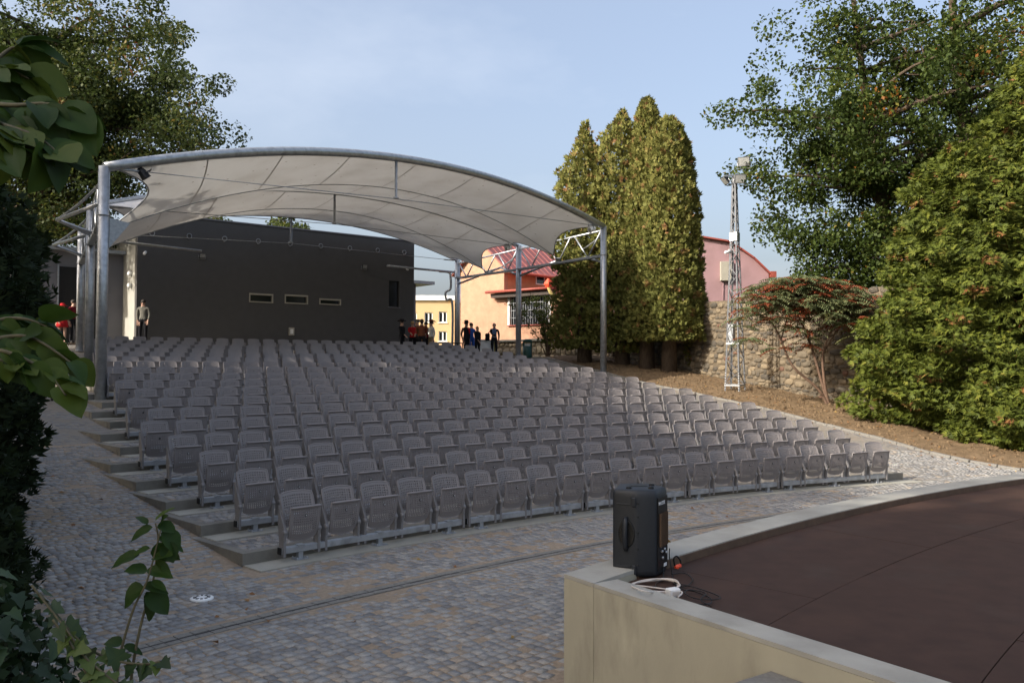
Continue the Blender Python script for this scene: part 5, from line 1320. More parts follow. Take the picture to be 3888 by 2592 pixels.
# thuja columns beside the canopy
def gz(x, y): return hgt(x, y) + .05
for (nm, x, y, zt, pr_, n, lab, zl, lm) in (
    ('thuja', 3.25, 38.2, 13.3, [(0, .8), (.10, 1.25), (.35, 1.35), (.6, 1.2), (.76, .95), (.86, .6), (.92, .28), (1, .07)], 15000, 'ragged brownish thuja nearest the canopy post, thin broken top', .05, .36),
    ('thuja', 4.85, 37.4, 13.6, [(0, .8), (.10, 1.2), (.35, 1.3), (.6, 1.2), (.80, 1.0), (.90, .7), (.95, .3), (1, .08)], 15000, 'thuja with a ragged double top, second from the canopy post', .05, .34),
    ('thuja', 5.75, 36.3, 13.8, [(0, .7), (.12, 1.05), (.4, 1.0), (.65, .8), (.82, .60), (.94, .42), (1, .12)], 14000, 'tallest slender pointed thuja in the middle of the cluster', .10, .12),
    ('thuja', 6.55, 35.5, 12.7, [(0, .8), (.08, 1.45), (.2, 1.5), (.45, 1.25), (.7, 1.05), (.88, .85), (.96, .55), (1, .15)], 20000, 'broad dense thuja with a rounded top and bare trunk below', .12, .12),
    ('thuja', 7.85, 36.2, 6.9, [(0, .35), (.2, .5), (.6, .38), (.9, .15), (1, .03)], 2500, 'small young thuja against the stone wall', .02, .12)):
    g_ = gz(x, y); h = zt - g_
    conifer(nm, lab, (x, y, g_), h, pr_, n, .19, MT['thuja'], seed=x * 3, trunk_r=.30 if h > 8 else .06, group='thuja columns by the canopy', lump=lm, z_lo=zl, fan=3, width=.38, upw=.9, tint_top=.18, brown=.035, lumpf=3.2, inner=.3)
# big evergreens on the soil bank
conifer('cypress', 'big bushy evergreen sweeping to the soil bank beside the sumac', (13.0, 24.4, .6), 8.2, [(0, 1.7), (.06, 2.2), (.25, 2.3), (.45, 2.1), (.65, 1.8), (.85, 1.3), (1, .3)], 44000, .165, MT['cypress'], seed=2.2, trunk_r=.25, lump=.34, fan=5, width=.24, upw=-.25, outw=.8, brown=.022, lumpf=3.0, inner=.25, cat='conifer')
conifer('cypress', 'taller yellow-green evergreen behind the bushy one at the edge', (15.9, 25.0, .5), 11.6, [(0, 2.2), (.1, 2.7), (.35, 2.7), (.6, 2.4), (.8, 1.8), (1, .4)], 44000, .165, MT['cypress'], seed=5.1, trunk_r=.3, lump=.32, fan=5, width=.24, upw=-.25, outw=.8, brown=.022, lumpf=3.0, inner=.25, cat='conifer')
conifer('cypress', 'low spreading evergreen bush at the foot of the bank', (13.6, 21.9, .3), 2.6, [(0, 1.5), (.2, 1.7), (.6, 1.3), (1, .3)], 15000, .15, MT['cypress'], seed=8.4, trunk_r=.1, lump=.32, fan=5, width=.24, upw=-.25, outw=.8, brown=.022, lumpf=4.0, inner=.25, cat='conifer')
# oak behind the wall and a second crown at the edge
broad_tree('oak_tree', 'large oak with forked dark trunk behind the evergreens', (14.3, 31.0, .8), [(14.3, 31, .6), (14.3, 31, 3.5), (14.0, 31, 6.5), (13.3, 31.0, 9.3), (13.0, 31.2, 12.5), (12.6, 31.2, 16)], .34, (13.7, 31.0, 10.6), (5.4, 4.2, 6.6), 330, 170, .145, MT['oak'], (.5, 1.0), .30, limbs=60, tint_amp=.10,
    extra=[((9.2, 30.5, 8.6), .8), ((9.0, 30.6, 9.0), .7), ((9.8, 30.5, 8.3), .8), ((9.0, 30.4, 12.2), .8), ((9.1, 30.4, 13.2), .8), ((9.5, 30.4, 14.5), .9), ((9.4, 30.4, 11.4), .7), ((10.2, 30.4, 6.6), .8), ((10.6, 30.2, 5.8), .8), ((9.9, 30.2, 7.2), .6)] + [((rnd.uniform(10.6, 13.5), 30.4 + rnd.uniform(-.5, 1), rnd.uniform(4.8, 7.5)), .9) for _ in range(40)])
broad_tree('oak_tree', 'second oak crown with yellowing leaves at the picture edge', (18.5, 31.5, .8), [(18.5, 31.5, .6), (18.2, 31.5, 5), (17.2, 31.5, 9), (16.6, 31.5, 13), (16.4, 31.5, 17)], .42, (18.3, 31.0, 11.5), (4.0, 4.2, 6.5), 170, 150, .15, MT['oak'], (.55, 1.05), .35, limbs=30, tint_amp=.13, tb=(2.6, 2.6))
# linden behind the canopy and the trees that shade the theatre
LCUT = lambda p: not (p.z < 9.2 and p.x > -15.0 - (p.y - 31) * .2)
broad_tree('linden_tree', 'tall spreading linden overhanging the canopy from behind the side entrance', (-21.5, 36.5, 3.0), [(-21.5, 36.5, 2.5), (-21.3, 36.5, 6), (-20.6, 36.4, 9.5), (-20.2, 36.4, 13), (-20, 36.4, 16)], .42, (-19.7, 36.0, 12.8), (7.4, 5.2, 6.6), 380, 290, .155, MT['linden'], (.7, 1.3), .25, limbs=46, tint_amp=.13, cut=LCUT)
broad_tree('maple_tree', 'dark leafy tree beyond the side entrance behind the linden', (-25.5, 41, 3.0), [(-25.5, 41, 2.5), (-25.4, 41, 6), (-25, 41, 10)], .3, (-24.6, 40, 7.6), (5.5, 3.5, 4.6), 110, 170, .20, MT['linden'], (.8, 1.4), .25, limbs=16, tint_amp=.08)
SH = [(-14.0, 4.5, 13.5, 'tall leafy tree beyond the dark hedge'), (-17.5, 12.5, 15.0, 'tall leafy tree along the sloping path'), (-21.5, 22.5, 14.5, 'tall leafy tree ahead of the side entrance'),
      (-14.0, -14.0, 20.0, 'high lime tree added for shade far behind the stage'), (-18.5, -9.0, 20.5, 'second high lime tree of the added shade row behind the stage'), (-22.5, -3.0, 20.5, 'high lime tree of the added shade row standing back from the hedge'), (-26.0, 4.0, 20.0, 'high lime tree at the far end of the added shade row')]  # unseen lime row, added to block the sun from stage and seats
for k, (x, y, h, lab) in enumerate(SH):
    broad_tree('shade_tree', lab, (x, y, 0), [(x, y, -.3), (x + .2, y, h * .3), (x, y + .2, h * .6), (x, y, h * .9)], .4, (x, y, h * .60), (4.9, 4.9, h * .42), 140, 150, .46, MT['linden'], (1.1, 1.9), .10, limbs=14, group='tall trees beyond the hedge')
# small tree tops seen over the grey building
for (px, py, Y, lab) in ((800, 835, 56, 'round tree top showing above the grey roof'), (1080, 840, 58, 'small leafy tree top beside it above the grey roof edge')):
    p = at(px, py, Y); broad_tree('maple_tree', lab, (p.x, p.y, 2.5), [(p.x, p.y, 2.2), (p.x, p.y, 6), (p.x, p.y, p.z)], .2, (p.x, p.y, p.z - 1.2), (1.9, 1.9, 2.0), 26, 150, .20, MT['bush'], (.5, .8), .2, limbs=10)
# hedge at the side of the path, close to the camera
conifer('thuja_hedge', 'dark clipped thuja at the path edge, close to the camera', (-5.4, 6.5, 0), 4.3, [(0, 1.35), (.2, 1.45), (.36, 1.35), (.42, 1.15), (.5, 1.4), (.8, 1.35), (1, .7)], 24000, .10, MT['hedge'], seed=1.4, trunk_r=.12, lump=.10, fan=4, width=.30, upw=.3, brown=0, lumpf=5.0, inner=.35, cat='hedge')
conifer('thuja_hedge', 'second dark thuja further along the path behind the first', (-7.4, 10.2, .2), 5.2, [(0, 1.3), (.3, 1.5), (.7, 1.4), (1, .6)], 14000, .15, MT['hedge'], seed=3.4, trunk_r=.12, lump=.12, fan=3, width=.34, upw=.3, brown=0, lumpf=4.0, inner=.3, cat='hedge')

# staghorn sumac with pinnate leaves
sb = Vector((10.28, 27.66, hgt(10.28, 27.66) + .05)); su = empty('sumac_tree', sb); tag(su, 'small sumac tree with red and green feathery leaves before the wall', 'tree')
stem_px = [[(3145, 1545), (3105, 1475), (3010, 1390), (2965, 1290), (2930, 1225), (2880, 1195)], [(3145, 1545), (3120, 1450), (3085, 1330), (3060, 1260), (3020, 1180)], [(3148, 1540), (3130, 1450), (3125, 1340), (3160, 1250), (3200, 1170)], [(2965, 1290), (2985, 1220), (3000, 1160)], [(3125, 1340), (3190, 1240), (3260, 1180)], [(3085, 1330), (3050, 1230), (3080, 1150)], [(2930, 1225), (2860, 1220), (2830, 1190)], [(3160, 1250), (3120, 1180), (3140, 1120)]]
mb = MB(); tips = []
for k, st in enumerate(stem_px):
    P = [at(px, py, 27.66 + .25 * math.sin(k * 2.1) * (i / len(st)) - .25 * (i / len(st))) - sb for i, (px, py) in enumerate(st)]; P = smooth_path(P, 4); r = .055 if k < 3 else .028; mb.tube(P, [r * (1 - .6 * i / (len(P) - 1)) for i in range(len(P))], 7); tips.append(P[-1])
mb.build('trunk', MT['bark_l'], su)
VV = []; FF = []; TT = []; off = 0
heads = [at(rnd.uniform(2845, 3300), 0, 27.4) for _ in range(0)]
hp = []
for k in range(330):
    px = rnd.triangular(2790, 3340, 3040); top = 1050 + .0016 * (px - 3050) ** 2 * .7; py = top + abs(rnd.gauss(0, 1)) * 85; py = min(py, 1330); hp.append(at(px, py, 27.3 + rnd.uniform(-.9, .8)) - sb)
for p in hp:
    red = rnd.random() < .36
    for q in range(rnd.randint(4, 7)):
        a = rnd.uniform(0, 6.28); L_ = rnd.uniform(.40, .62); dx = Vector((math.cos(a), math.sin(a), rnd.uniform(.0, .5))); prev = p.copy(); rach = []
        for i in range(9): rach.append(p + dx * L_ * i / 8 + Vector((0, 0, -.30 * (i / 8) ** 2 * L_ * 1.4)))
        C = []; D = []; T = []
        tb_ = rnd.uniform(.72, 1.0) if (red and rnd.random() < .75) else rnd.uniform(.0, .64)
        for i in range(1, 9):
            ax = (rach[i] - rach[i - 1]).normalized(); sd = ax.cross(Vector((0, 0, 1))).normalized()
            for s_ in (-1, 1): C.append(rach[i]); D.append((sd * s_ + ax * .35 + Vector((0, 0, -.45))).normalized()); T.append(tb_)
        C = np.array([tuple(c) for c in C]); D = np.array([tuple(d) for d in D]); N_ = unit(np.tile(np.array([[0, 0, 1.0]]), (len(C), 1)) + npr.normal(0, .2, (len(C), 3))); N_ = unit(N_ - D * np.sum(N_ * D, 1, keepdims=True)); ln = np.full(len(C), .15) * npr.uniform(.7, 1.1, len(C)); V, F = leaf_mesh(C, D, N_, ln, ln * .30); VV.append(V); FF.append(F + off); off += len(V); TT.append(np.array(T))
link('crown', np_mesh('crown', np.concatenate(VV), np.concatenate(FF), MT['sumac'], np.concatenate(TT)), su)
# fern-like sucker at the foot of the evergreen
fp = at(3445, 1620, 24.6); fz = hgt(fp.x, fp.y) + .06; fe = empty('sumac_seedling', (fp.x, fp.y, fz)); tag(fe, 'low feathery green sucker at the foot of the evergreen', 'plant')
VV = []; FF = []; TT = []; off = 0
for q in range(16):
    a = rnd.uniform(0, 6.28); L_ = rnd.uniform(.5, .85); dx = Vector((math.cos(a), math.sin(a), .7)); rach = [dx * L_ * i / 10 + Vector((0, 0, -.55 * (i / 10) ** 2 * L_)) for i in range(11)]
    C = []; D = []
    for i in range(2, 11):
        ax = (rach[i] - rach[i - 1]).normalized(); sd = ax.cross(Vector((0, 0, 1))).normalized()
        for s_ in (-1, 1): C.append(tuple(rach[i])); D.append(tuple((sd * s_ + ax * .4 + Vector((0, 0, -.3))).normalized()))
    C = np.array(C); D = np.array(D); N_ = unit(np.tile(np.array([[0, 0, 1.0]]), (len(C), 1)) + npr.normal(0, .2, (len(C), 3))); N_ = unit(N_ - D * np.sum(N_ * D, 1, keepdims=True)); ln = np.full(len(C), .17); V, F = leaf_mesh(C, D, N_, ln, ln * .3); VV.append(V); FF.append(F + off); off += len(V); TT.append(np.full(len(C), rnd.uniform(.1, .9)))
link('leaves', np_mesh('leaves', np.concatenate(VV), np.concatenate(FF), MT['oak'], np.concatenate(TT)), fe)
# bush before the barred window: many thin stems, loose leaves
bb = at(2080, 1372, 43.5); bbz = 2.66; bu = empty('lilac_bush', (bb.x, bb.y, bbz)); tag(bu, 'loose many-stemmed bush before the barred window', 'bush')
mb = MB(); cen = []
for k in range(16):
    a = rnd.uniform(0, 6.28); sp_ = rnd.uniform(.3, 1.7); hh = rnd.uniform(1.6, 3.3); P = smooth_path([Vector((0, 0, -.1)), Vector((sp_ * .35 * math.cos(a), sp_ * .3 * math.sin(a), hh * .45)), Vector((sp_ * math.cos(a), sp_ * .6 * math.sin(a), hh))], 4); mb.tube(P, [.035 * (1 - .8 * i / (len(P) - 1)) for i in range(len(P))], 5)
    for i in range(4, len(P)): cen.append(tuple(P[i]))
mb.build('stems', MT['bark_l'], bu)
cen += [(rnd.gauss(-.9, .5), rnd.gauss(0, .4), rnd.uniform(2.0, 3.2)) for _ in range(16)]
crown_leaves('foliage', bu, cen, [rnd.uniform(.18, .42) for _ in cen], 34, .11, MT['bush'], hollow=.1)

# ------------------------------------------------------------------ single large leaves close to the camera
def big_leaf_mesh(kind, tint, bend):
    if kind == 'ovate': W = [0, .22, .36, .42, .42, .36, .24, .10, 0]; Xs = [0, .06, .18, .34, .50, .66, .82, .93, 1.0]
    else: W = [0, .14, .22, .25, .24, .20, .14, .06, 0]; Xs = [0, .08, .2, .36, .52, .68, .83, .94, 1.0]
    V = []; F = []; n = len(Xs)
    for i, (x, w) in enumerate(zip(Xs, W)):
        z = -bend * x * x; wob = .02 * math.sin(i * 2.1)
        V += [(x, w, z + w * .28 + wob), (x, w * .5, z + w * .10), (x, 0, z - .01), (x, -w * .5, z + w * .10), (x, -w, z + w * .28 - wob)]
    for i in range(n - 1):
        for j in range(4): F.append((i * 5 + j, (i + 1) * 5 + j, (i + 1) * 5 + j + 1, i * 5 + j + 1))
    V = np.array(V); F = np.array(F); T = np.clip(tint + npr.normal(0, .03, len(F)), 0, 1); return np_mesh('leaf', V, F, MT['leaf'], T, True)
LV = [big_leaf_mesh('ovate', t, b) for t in (.1, .35, .6, .9) for b in (.1, .35, .6)]
LN = [big_leaf_mesh('lance', t, b) for t in (.1, .4, .75) for b in (.2, .5)]
def put_leaf(parent, meshes, p, d, nrm, size, wid=1.0):
    d = Vector(d).normalized(); nrm = Vector(nrm); y = nrm.cross(d).normalized(); z = d.cross(y); o = link('leaf', meshes[rnd.randrange(len(meshes))], parent)
    M_ = Matrix(((d.x, y.x, z.x, p[0]), (d.y, y.y, z.y, p[1]), (d.z, y.z, z.z, p[2]), (0, 0, 0, 1))); o.matrix_local = M_ @ Matrix.Diagonal((size, size * wid, size, 1)); return o
def leafy_branch(label, base, twigs, n_per, size, dirb, cat='branch'):
    base = Vector(base); t = empty('leafy_branch', base); tag(t, label, cat); mb = MB()
    for tw in twigs:
        P = smooth_path([Vector(p) - base for p in tw], 6); mb.tube(P, [.010 * (1 - .8 * i / (len(P) - 1)) + .0012 for i in range(len(P))], 6)
        for k in range(n_per):
            u = lerp(.18, 1.0, (k + rnd.random() * .6) / n_per); p = P[min(int(u * (len(P) - 1)), len(P) - 1)]; sgn = 1 if k % 2 else -1
            ax = (P[-1] - P[0]).normalized(); sd = ax.cross(Vector((0, 0, 1))).normalized(); d = Vector(dirb) * .5 + ax * .6 + sd * sgn * rnd.uniform(.1, .6) + Vector((rnd.gauss(0, .25), rnd.gauss(0, .25), rnd.gauss(-.15, .3))); put_leaf(t, LV, p + d.normalized() * .015, d, (rnd.gauss(0, .45), rnd.gauss(-.55, .4), rnd.uniform(.5, 1)), size * rnd.uniform(.7, 1.2), rnd.uniform(.8, 1.1))
    mb.build('twig', MT['twig'], t)
Yb = 3.1
def A3(px, py, Y=Yb): return tuple(at(px, py, Y))
leafy_branch('large-leaved branch hanging into the upper corner, close to the camera', A3(-160, 380, 3.1),
    [[A3(-160, 380), A3(40, 400, 3.0), A3(180, 395, 3.0), A3(330, 430, 3.05)], [A3(-160, 300), A3(0, 260, 3.2), A3(110, 300, 3.2)], [A3(-160, 420), A3(0, 470, 2.95), A3(140, 520, 2.9), A3(230, 590, 2.9)], [A3(-160, 350), A3(20, 200, 3.3), A3(60, 180, 3.3)], [A3(-160, 430), A3(-20, 480, 2.9), A3(20, 560, 2.85)]], 12, .15, (.4, 0, -.6))
leafy_branch('green leafy branch reaching over the path from the hedge', A3(-160, 1330, 3.2),
    [[A3(-160, 1330), A3(20, 1280, 3.2), A3(140, 1290, 3.15), A3(300, 1400, 3.1)], [A3(-160, 1300), A3(-20, 1220, 3.3), A3(90, 1210, 3.3), A3(180, 1240, 3.3)], [A3(-160, 1340), A3(0, 1330, 3.0), A3(160, 1400, 3.0), A3(250, 1500, 2.95)], [A3(-160, 1350), A3(-40, 1360, 3.0), A3(60, 1380, 3.0), A3(110, 1400, 3.0)]], 11, .115, (.6, 0, -.45))
# thin weed with two stems in the lower corner
wd = Vector((at(500, 2592, 3.8).x, 3.8, 0)); we = empty('weed_plant', wd); tag(we, 'spindly two-stemmed weed with drooping leaves in front of the paving', 'plant')
mb = MB()
stems = [[(470, 2900), (500, 2560), (540, 2350), (575, 2240), (600, 2060), (590, 1985)], [(440, 2900), (445, 2560), (500, 2330), (560, 2200), (610, 2010)]]
for k, st in enumerate(stems):
    P = smooth_path([at(px, py, 3.8 - .05 * k) - wd for px, py in st], 5); 
    if k == 0: P[0] = Vector((0.02, 0, 0))
    else: P[0] = Vector((-.06, 0, 0))
    mb.tube(P, [.008 * (1 - .6 * i / (len(P) - 1)) for i in range(len(P))], 6)
mb.build('stem', MT['twig'], we)
for (px, py, dx, dz, s_) in ((590, 1975, .3, .3, .09), (600, 1990, .8, -.3, .08), (580, 2000, -.7, -.2, .10), (600, 2040, .9, -.2, .11), (595, 2060, .5, -.8, .12), (570, 2080, -.8, -.1, .08), (585, 2110, .9, .2, .10), (590, 2130, .8, -.5, .09), (530, 2105, -.9, -.1, .13), (560, 2165, -.6, .1, .09), (545, 2225, -.9, -.5, .11), (560, 2160, .9, -.1, .12), (555, 2245, .35, -1, .14), (560, 2250, .8, -.6, .12), (545, 2220, .8, .0, .10), (620, 2010, .6, -.9, .12), (610, 1995, .2, .5, .07), (575, 2205, .9, -.3, .08), (465, 2440, -.7, .2, .07), (470, 2450, .8, -.2, .08), (560, 1990, -.4, .4, .07), (630, 2060, .5, -.9, .09)):
    put_leaf(we, LN + LV[:4], at(px, py, 3.78) - wd, (dx, rnd.uniform(-.4, .2), dz), (rnd.gauss(0, .4), -.6, .8), s_ * 1.05, .95)
# ivy mound in the corner
def ivy_mesh(tint):
    lob = [(0, 0), (-.12, .34), (-.06, .48), (.22, .36), (.34, .50), (.48, .30), (.78, .16), (1.0, 0), (.78, -.16), (.48, -.30), (.34, -.50), (.22, -.36), (-.06, -.48), (-.12, -.34)]
    V = [(x, y, -.12 * x * x + abs(y) * .18) for x, y in lob] + [(.3, 0, .0)]; F = [(i, (i + 1) % 14, 14) for i in range(14)]
    return np_mesh('leaf', np.array(V), np.array(F), MT['ivy'], np.clip(tint + npr.normal(0, .04, 14), 0, 1), False)
IV = [ivy_mesh(t) for t in (.05, .2, .35, .5, .65, .95)]
iv = empty('ivy_mound', (-2.75, 3.85, 0)); tag(iv, 'dark ivy heaped in the lower corner, lobed leaves trailing over the paving', 'ivy')
mb = MB()
for k in range(14):
    a = rnd.uniform(-1.2, 1.4); st = Vector((rnd.uniform(-.3, .4), rnd.uniform(-.3, .3), rnd.uniform(.2, 1.2))); e = st + Vector((rnd.uniform(.3, .9), rnd.uniform(-.2, .3), rnd.uniform(-.7, .1))); P = branch_path(st, e, -.05); mb.tube(P, .005, 5)
runner = [smooth_path([at(px, py, Y) - Vector((-2.75, 3.85, 0)) for px, py, Y in q], 6) for q in ([(120, 2220, 3.7), (260, 2400, 3.65), (330, 2500, 3.6), (480, 2620, 3.6)], [(150, 2250, 3.7), (300, 2430, 3.7), (420, 2500, 3.7), (540, 2520, 3.7), (610, 2510, 3.7)], [(200, 2350, 3.6), (280, 2460, 3.6), (350, 2600, 3.6)])]
for P in runner: mb.tube(P, .0055, 5)
mb.build('stems', MT['twig'], iv)
for k in range(215):
    d = Vector((abs(rnd.gauss(.3, .8)), rnd.gauss(-.5, .6), rnd.gauss(.2, .9))).normalized(); r = rnd.uniform(.82, 1.05); p = Vector((d.x * .80, d.y * .75, .72 + d.z * .80)) * 1.0; p = Vector((p.x * r, p.y * r, max(.03, p.z))); nrm = (d + Vector((rnd.gauss(0, .3), rnd.gauss(0, .3), .4))).normalized(); ax = Vector((rnd.gauss(0, .6), rnd.gauss(0, .5), -1)); ax = ax - nrm * ax.dot(nrm); put_leaf(iv, IV[:5] if rnd.random() < .93 else IV, p, ax, nrm, rnd.uniform(.06, .105))
for P in runner:
    for k in range(2, len(P), 2):
        nrm = Vector((rnd.gauss(0, .4), -.7, .7)); put_leaf(iv, IV if rnd.random() < .5 else IV[3:], P[k], (rnd.gauss(.2, .6), rnd.gauss(-.2, .3), rnd.gauss(-.4, .5)), nrm, rnd.uniform(.05, .10))
n = 9000; d = rand_dir(n); P = d * np.array([.74, .70, .78]) * npr.uniform(.55, 1.0, (n, 1)) + np.array([0, 0, .70]); P = P[P[:, 2] > .02]; n = len(P); Dd = rand_dir(n); N_ = unit(d[:n] + npr.normal(0, .4, (n, 3))); N_ = unit(N_ - Dd * np.sum(N_ * Dd, 1, keepdims=True)); ln = npr.uniform(.04, .07, n); V, F = leaf_mesh(P, Dd, N_, ln, ln * .9)
o = link('foliage', np_mesh('foliage', V, F, MT['ivy'], npr.beta(1.5, 4, n) * .6), iv); o['kind'] = 'stuff'
# fallen leaves
C = []; 
for k in range(900):
    if k < 230:
        x, y, a = pol(rnd.uniform(26.0, RAD + 9), rnd.uniform(-8, -1.0) if rnd.random() < .4 else rnd.uniform(-5, 13)); 
        r_, s_ = topol(x, y)
        if in_stage(x, y): continue
        if r_ > RAD - .3 and s_ > -.7: continue
        z = hgt(x, y) + .016
    else:
        t = rnd.uniform(.35, 1); u = rnd.uniform(-.12, .95); kx, ky = kerb_at(t); wx, wy = wall_at(t); x, y = lerp(kx, wx, u), lerp(ky, wy, u); z = hgt(x, y) + (.02 + .10 * math.sin(math.pi * max(0, min(u, .9)))) + (.02 if u > 0 else .01)
    C.append((x, y, z))
C = np.array(C); n = len(C); D = rand_dir(n); D[:, 2] *= .25; D = unit(D); N_ = unit(np.array([[0, 0, 1.0]]) + npr.normal(0, .35, (n, 3))); N_ = unit(N_ - D * np.sum(N_ * D, 1, keepdims=True)); ln = npr.uniform(.05, .10, n); V, F = leaf_mesh(C, D, N_, ln, ln * .6, .25)
tag(link('fallen_leaves', np_mesh('fallen_leaves', V, F, MT['litter'], npr.beta(1.6, 2.2, n))), 'dry brown leaves scattered over soil and paving', 'leaves', kind='stuff')
n = 5200; t_ = npr.uniform(.12, 1, n); u_ = npr.uniform(.01, .97, n); C = []
for t, u in zip(t_, u_):
    kx, ky = kerb_at(t); wx, wy = wall_at(t); wx += .5; wy += .3; x, y = lerp(kx, wx, u), lerp(ky, wy, u); C.append((x, y, hgt(x, y) + .02 + .10 * math.sin(math.pi * min(u, .9)) + .01))
C = np.array(C); sz = npr.gamma(2.0, .007, n) + .005; B8 = np.array([[-1, -1, -1], [1, -1, -1], [1, 1, -1], [-1, 1, -1], [-.6, -.6, .7], [.6, -.6, .8], [.6, .6, .6], [-.6, .6, .7]], float); V = B8[None] * sz[:, None, None] * npr.uniform(.6, 1.4, (n, 1, 3)) + npr.normal(0, .2, (n, 8, 3)) * sz[:, None, None] + C[:, None, :]
F = (SF[None] + (np.arange(n) * 8)[:, None, None]).reshape(-1, 4); o = link('soil_clods', np_mesh('soil_clods', V.reshape(-1, 3), F, MT['soil'])); tag(o, 'clods of earth lying over the soil bank', 'soil', kind='stuff')

# ------------------------------------------------------------------ people
MT['skin'] = mat('skin', (.42, .255, .185), .6, 0, .05)
def cloth(name, c): return mat(name, c, .9, 0, .12, 12, .15, 60, spec=.15)
CL = {k: cloth(k + '_cloth', c) for k, c in dict(black=(.013, .013, .016), navy=(.02, .024, .04), red=(.42, .02, .025), brown=(.16, .055, .03), khaki=(.24, .185, .11), greyc=(.15, .145, .125), white=(.62, .60, .56), blue=(.035, .10, .38), denim=(.11, .15, .25), maroon=(.15, .012, .02), tan=(.30, .22, .13), dkgrey=(.05, .05, .05)).items()}
MT['hair_d'] = mat('dark_hair', (.02, .014, .01), .7); MT['hair_g'] = mat('grey_hair', (.35, .33, .30), .7); MT['hair_b'] = mat('blond_hair', (.42, .27, .12), .7); MT['shoe'] = mat('shoe_leather', (.02, .016, .014), .5)
def person(label, loc, rz, h=1.75, top='black', low='black', hair='hair_d', larm=(-.22, .02, .86), rarm=(.22, .02, .86), lelb=None, relb=None, stride=0.0, hat=None, sleeve=True, skirt=None, legskin=False, group=None, build=1.0, head_turn=0.0):
    """figure in its own frame, facing -y, feet on z=0; arms given by wrist points (fractions of height already in metres for 1.75)"""
    k = h / 1.75; b = build
    J = {}
    J['pel'] = (0, 0, .98); J['wai'] = (0, .0, 1.10); J['che'] = (0, .01, 1.30); J['nek'] = (0, .02, 1.46); J['hd0'] = (0, .0, 1.55); J['hd1'] = (0, -.012, 1.645); J['hd2'] = (0, .0, 1.70); J['nose'] = (.06 * math.sin(head_turn), -.095, 1.61)
    E = [('pel', 'wai'), ('wai', 'che'), ('che', 'nek'), ('nek', 'hd0'), ('hd0', 'hd1'), ('hd1', 'hd2'), ('hd0', 'nose')]
    Rr = dict(pel=(.155 * b, .115 * b), wai=(.145 * b, .105 * b), che=(.165 * b, .115 * b), nek=(.062, .062), hd0=(.072, .085), hd1=(.078, .095), hd2=(.05, .06), nose=(.014, .014))
    for s, nm, wr, el in ((-1, 'l', larm, lelb), (1, 'r', rarm, relb)):
        J[nm + 'sh'] = (s * .185 * b, .01, 1.41); w = Vector(wr); sh = Vector(J[nm + 'sh'])
        e = Vector(el) if el else (sh + w) / 2 + Vector((s * .045, .05, 0)); J[nm + 'el'] = tuple(e); J[nm + 'wr'] = tuple(w)
        d = (w - e).normalized(); J[nm + 'pa'] = tuple(w + d * .075)
        E += [('che', nm + 'sh'), (nm + 'sh', nm + 'el'), (nm + 'el', nm + 'wr'), (nm + 'wr', nm + 'pa')]
        Rr[nm + 'sh'] = (.068, .068); Rr[nm + 'el'] = (.048, .048); Rr[nm + 'wr'] = (.030, .034); Rr[nm + 'pa'] = (.038, .022)
        sx = Vector((1, 0, 0)) if abs(d.x) < .8 else Vector((0, 1, 0)); sx = (sx - d * sx.dot(d)).normalized()
        for fi, (o_, ln) in enumerate(((-.030, .075), (-.010, .088), (.010, .082), (.029, .066))):
            q = Vector(J[nm + 'pa']) + sx * o_ + d * ln * .55; q2 = q + d * ln * .45 + Vector((0, -.02, -.01)); J[nm + 'f%d' % fi] = tuple(q); J[nm + 'g%d' % fi] = tuple(q2); E += [(nm + 'pa', nm + 'f%d' % fi), (nm + 'f%d' % fi, nm + 'g%d' % fi)]; Rr[nm + 'f%d' % fi] = (.009, .009); Rr[nm + 'g%d' % fi] = (.007, .007)
        q = Vector(w) - sx * s * .05 + d * .06; J[nm + 'th'] = tuple(q); E.append((nm + 'wr', nm + 'th')); Rr[nm + 'th'] = (.010, .010)
        f = s * stride
        J[nm + 'hi'] = (s * .095, .0, .92); J[nm + 'kn'] = (s * .105, -.10 * f - .015, .50); J[nm + 'an'] = (s * .11, -.24 * f + .02, .085 + (.04 if f < 0 else 0)); J[nm + 'to'] = (s * .13, -.24 * f - .15, .035)
        E += [('pel', nm + 'hi'), (nm + 'hi', nm + 'kn'), (nm + 'kn', nm + 'an'), (nm + 'an', nm + 'to')]
        Rr[nm + 'hi'] = (.098 * b, .10 * b); Rr[nm + 'kn'] = (.066, .066); Rr[nm + 'an'] = (.05, .052); Rr[nm + 'to'] = (.042, .034)
    names = list(J); me = bpy.data.meshes.new('body_skeleton'); me.from_pydata([tuple(c * k for c in J[n]) for n in names], [(names.index(a), names.index(c)) for a, c in E], []); ob = bpy.data.objects.new('body_skeleton', me); COL.objects.link(ob)
    sk = ob.modifiers.new('skin', 'SKIN'); sk.use_smooth_shade = True; sk.branch_smoothing = .5
    for i, n in enumerate(names):
        v = me.skin_vertices[0].data[i]; v.radius = (Rr[n][0] * k, Rr[n][1] * k); v.use_root = (n == 'pel')
    ob.modifiers.new('subdivision', 'SUBSURF').levels = 2; ob.modifiers['subdivision'].render_levels = 2
    bpy.context.view_layer.update(); dg = bpy.context.evaluated_depsgraph_get(); bm = bpy.data.meshes.new_from_object(ob.evaluated_get(dg)); bpy.data.objects.remove(ob); bpy.data.meshes.remove(me); bm.name = 'person'
    bm.materials.clear()
    for m_ in (MT['skin'], CL[top], CL[low], MT['shoe'], MT[hair]): bm.materials.append(m_)
    co = np.zeros(len(bm.vertices) * 3); bm.vertices.foreach_get('co', co); co = co.reshape(-1, 3) / k
    mi = []
    wl, wr_ = Vector(larm), Vector(rarm)
